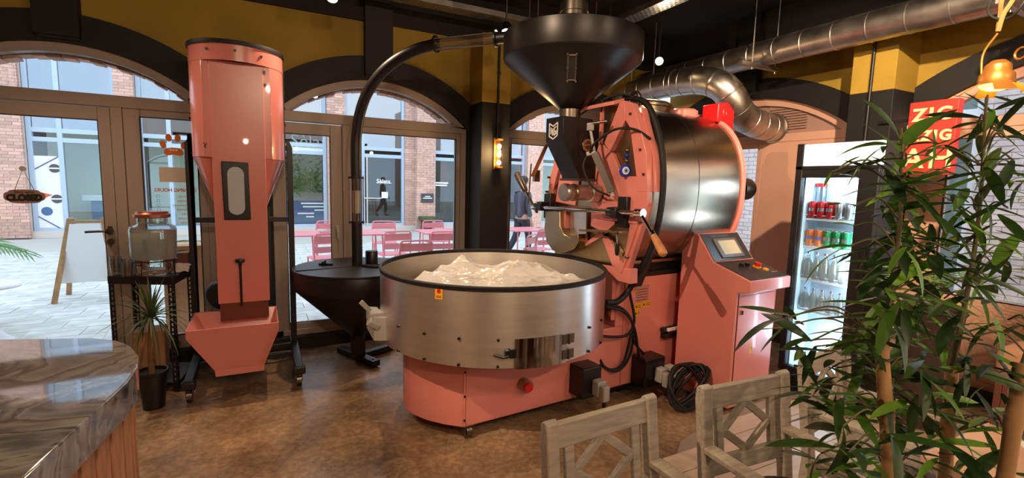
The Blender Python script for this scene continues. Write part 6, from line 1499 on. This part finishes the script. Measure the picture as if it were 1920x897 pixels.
# ------------------------------------------------------------------ three artificial bamboos in a trough close to us
LEAVES = [(1311,584,1677,1267,626,1786),(1339,600,1652,1449,572,1793),(1429,618,1635,1468,557,1703),(1251,552,1644,1216,619,1721),(1288,600,1665,1148,643,1667),(1519,668,1643,1465,684,1568),(1489,649,1693,1589,605,1787),(1379,642,1594,1263,669,1642),(1385,644,1636,1320,714,1598),(1239,687,1603,1243,707,1566),(1278,704,1599,1278,662,1652),(1298,716,1597,1376,687,1608),(1229,624,1522,1126,626,1539),(1376,694,1525,1422,669,1540),(1330,673,1469,1323,721,1482),(1330,665,1418,1260,750,1418),(1238,631,1426,1149,705,1372),(1259,631,1415,1259,676,1375),(1218,743,1230,1062,784,1266),(1041,646,1267,905,684,1254),(1212,767,1212,1169,787,1252),(1149,712,1218,1070,723,1162),(1146,685,1241,1111,696,1287),(1140,642,1202,1063,701,1275),(1223,654,1160,1148,740,1164),(1264,657,1153,1350,665,1179),(1269,700,1153,1279,739,1057),(1507,572,1502,1586,478,1393),(1686,511,1375,1828,503,1484),(1495,651,1592,1588,601,1528),(1447,602,1405,1601,486,1391),(1711,533,1714,1676,577,1843),(1527,487,1709,1525,449,1794),(1681,566,1799,1652,640,1827),(1471,461,1684,1459,496,1635),(1482,529,1599,1350,563,1632),(1405,548,1671,1360,604,1682),(1552,614,1609,1517,595,1720),(1661,494,1644,1562,484,1564),(1617,520,1456,1525,553,1482),(1740,493,1414,1740,537,1335),(1455,530,1302,1444,584,1236),(1442,482,1276,1322,489,1213),(1590,491,1353,1582,436,1312),(1300,523,1243,1238,555,1316),(1242,631,1000,1129,663,1091),(1126,548,1038,1184,543,912),(1146,596,944,1145,638,858),(1358,632,902,1294,642,824),(1358,548,1136,1301,572,1069),(1581,459,980,1639,429,897),(1624,414,978,1548,470,996),(1597,531,1001,1685,482,976),(1382,520,1076,1382,530,962),(1243,551,1140,1156,576,1158)]
SPRAYS = [(1602,717,1528,7),(1452,623,1477,8),(1430,639,1434,8),(1262,529,1416,8),(1384,603,1346,8),(1481,607,1304,7),(1234,533,1303,8),(1480,607,1197,7),(1424,645,1222,6),(1174,568,1220,6),(1332,676,1094,6),(1350,614,1141,6),(1285,713,1044,5),(1225,624,1035,6),(1407,655,1015,6),(1282,749,1150,4),(1143,540,976,7),(1210,521,995,7),(1290,680,818,5),(1572,632,786,6),(1327,542,1103,6),(1465,603,1559,6),(1582,602,1644,5),(1427,563,1482,6),(1522,537,1536,6),(1559,506,1602,5),(1628,481,1526,6),(1664,534,1439,6),(1469,526,1420,7),(1441,565,1389,6),(1802,516,1364,6),(1408,450,1349,7),(1562,558,1286,7),(1565,612,1245,6),(1594,443,1257,6),(1487,463,1224,6),(1640,585,1154,7),(1358,529,1156,7),(1426,472,1140,6),(1465,527,1029,6),(1504,594,962,7),(1477,415,1152,4),(1535,450,1035,4),(1445,488,928,6),(1721,512,830,4),(1664,510,1698,5),(1771,611,1741,5),(1333,572,1595,5),(1340,634,1634,4),(1710,574,1789,4),(1885,545,1612,5),(1419,536,866,6),(1557,388,913,3)]

def bleaf(L, w_, droop, twist=0.0, n=6):
    mb = MB()
    for k in range(n + 1):
        t = k / n; ww = w_ * max(.02, math.sin(PI * min(1, t * .93 + .06)) ** .75) * (1 if t < .95 else .2); x = L * t; z = -droop * L * t * t
        tw = twist * t; c_, s_ = math.cos(tw), math.sin(tw)
        mb.v += [(x, -ww * c_, z - ww * s_ + ww * .28), (x, 0, z), (x, ww * c_, z + ww * s_ + ww * .28)]
    for k in range(n):
        a = 3 * k; mb.f += [(a, a + 3, a + 4, a + 1), (a + 1, a + 4, a + 5, a + 2)]; mb.m += [0, 0]
    return mb
LM = [mesh('leaf', bleaf(1, .062 + .010 * (k % 3), d, tw), 'bamboo_leaf', recalc=False) for k, (d, tw) in enumerate(((.06, .2), (.16, -.3), (.28, .4), (.42, -.2), (.10, .7), (.22, -.7)))]
BP = []
for k, (lb, cane) in enumerate((('artificial bamboo nearest the drinks fridge, its pale cane bare at the foot', [(1.325, .51, .58), (1.318, .529, .874), (1.31, .575, 1.20)]),
                                ('middle artificial bamboo, its cane half hidden by leaves', [(1.55, .50, .58), (1.561, .508, .819), (1.586, .532, 1.106)]),
                                ('artificial bamboo at the right edge with the leaning thick cane', [(1.43, .372, .58), (1.468, .376, .922), (1.51, .387, 1.18)]))):
    t = thing('bamboo_plant', lb, 'plant', (cane[0][0], cane[0][1], .52), 'artificial bamboo plants')
    q = bez(cane, 8); r_ = .0150 if k < 2 else .0155; rs = []
    for i in range(len(q)): rs.append(r_ + (.003 if i % 5 == 2 else 0))
    obj('cane', MB().tube(q, rs, 14), 'cane', t)
    topn = [Vector((1.368, .61, 1.71)), Vector((1.619, .546, 1.80)), Vector((1.66, .49, 1.74))][k]
    if k == 2: topn = Vector((1.60, .40, 1.45))
    st_ = bez([Vector(cane[-1]) - Vector((0, 0, .02)), Vector(cane[-1]).lerp(topn, .5) + Vector((.015, -.01, 0)), topn], 8)
    obj('stem', MB().tube(st_, [.007 - .004 * i / len(st_) for i in range(len(st_))], 8), 'twig', t)
    BP.append((t, [Vector(p) for p in q] + st_, [0]))
def owner(p): return min(range(3), key=lambda k: min((p - s).length for s in BP[k][1]) + (.0 if BP[k][2][0] < 290 else 9))
def add_leaf(k, a, b, w_=1.0):
    t, s_, n = BP[k]
    if n[0] >= 298: return
    n[0] += 1
    d = b - a; L = d.length; x = d.normalized(); up = Vector((random.uniform(-.5, .5), random.uniform(-.5, .5), 1)); z = (up - x * up.dot(x)).normalized(); y = z.cross(x)
    o = bpy.data.objects.new('leaf', random.choice(LM)); C.objects.link(o); o.parent = t
    o.matrix_basis = Matrix(((x.x * L, y.x * L * w_, z.x * L, a.x - t.location.x), (x.y * L, y.y * L * w_, z.y * L, a.y - t.location.y), (x.z * L, y.z * L * w_, z.z * L, a.z - t.location.z), (0, 0, 0, 1)))
def twig(k, p):
    t, s_, n = BP[k]; src = min(s_, key=lambda s: (s - p).length + max(0, s.z - p.z + .02) * 2); m_ = src.lerp(p, .5) + Vector((0, 0, .02 + .12 * (src - p).length))
    obj('twig', MB().tube(bez([src, m_, p], 5), .0022, 5), 'twig', t)
joints = []
for l in LEAVES:
    a, b = Vector(l[:3]) / 1000, Vector(l[3:]) / 1000; k = owner(a); add_leaf(k, a, b, random.uniform(1.2, 1.7))
    if not any((a - j).length < .06 for j in joints): joints.append(a); twig(k, a)
for x, y, z, n in SPRAYS:
    p = Vector((x, y, z)) / 1000; k = owner(p); twig(k, p); ax = random.uniform(0, 2 * PI)
    for i in range(n + 2):
        a_ = ax + 2 * PI * i / (n + 2) + random.uniform(-.3, .3); el = random.uniform(-.75, .35)
        d = Vector((math.cos(a_) * math.cos(el), math.sin(a_) * math.cos(el), math.sin(el)))
        o_ = p + Vector((random.uniform(-.025, .025), random.uniform(-.025, .025), random.uniform(-.04, .04)))
        add_leaf(k, o_, o_ + d * random.uniform(.085, .15), random.uniform(1.0, 1.5))
tg = thing('planter_trough', 'long dark planter trough from which the bamboo canes rise', 'planter', (1.45, .45, 0))
obj('trough', MB().box(1.20, 1.72, .27, .285, 0, .56).box(1.20, 1.72, .56, .575, 0, .56).box(1.20, 1.215, .285, .56, 0, .56).box(1.705, 1.72, .285, .56, 0, .56), 'brown_box', tg, .003); obj('soil', MB().box(1.215, 1.705, .285, .56, .0, .545), 'soil', tg)
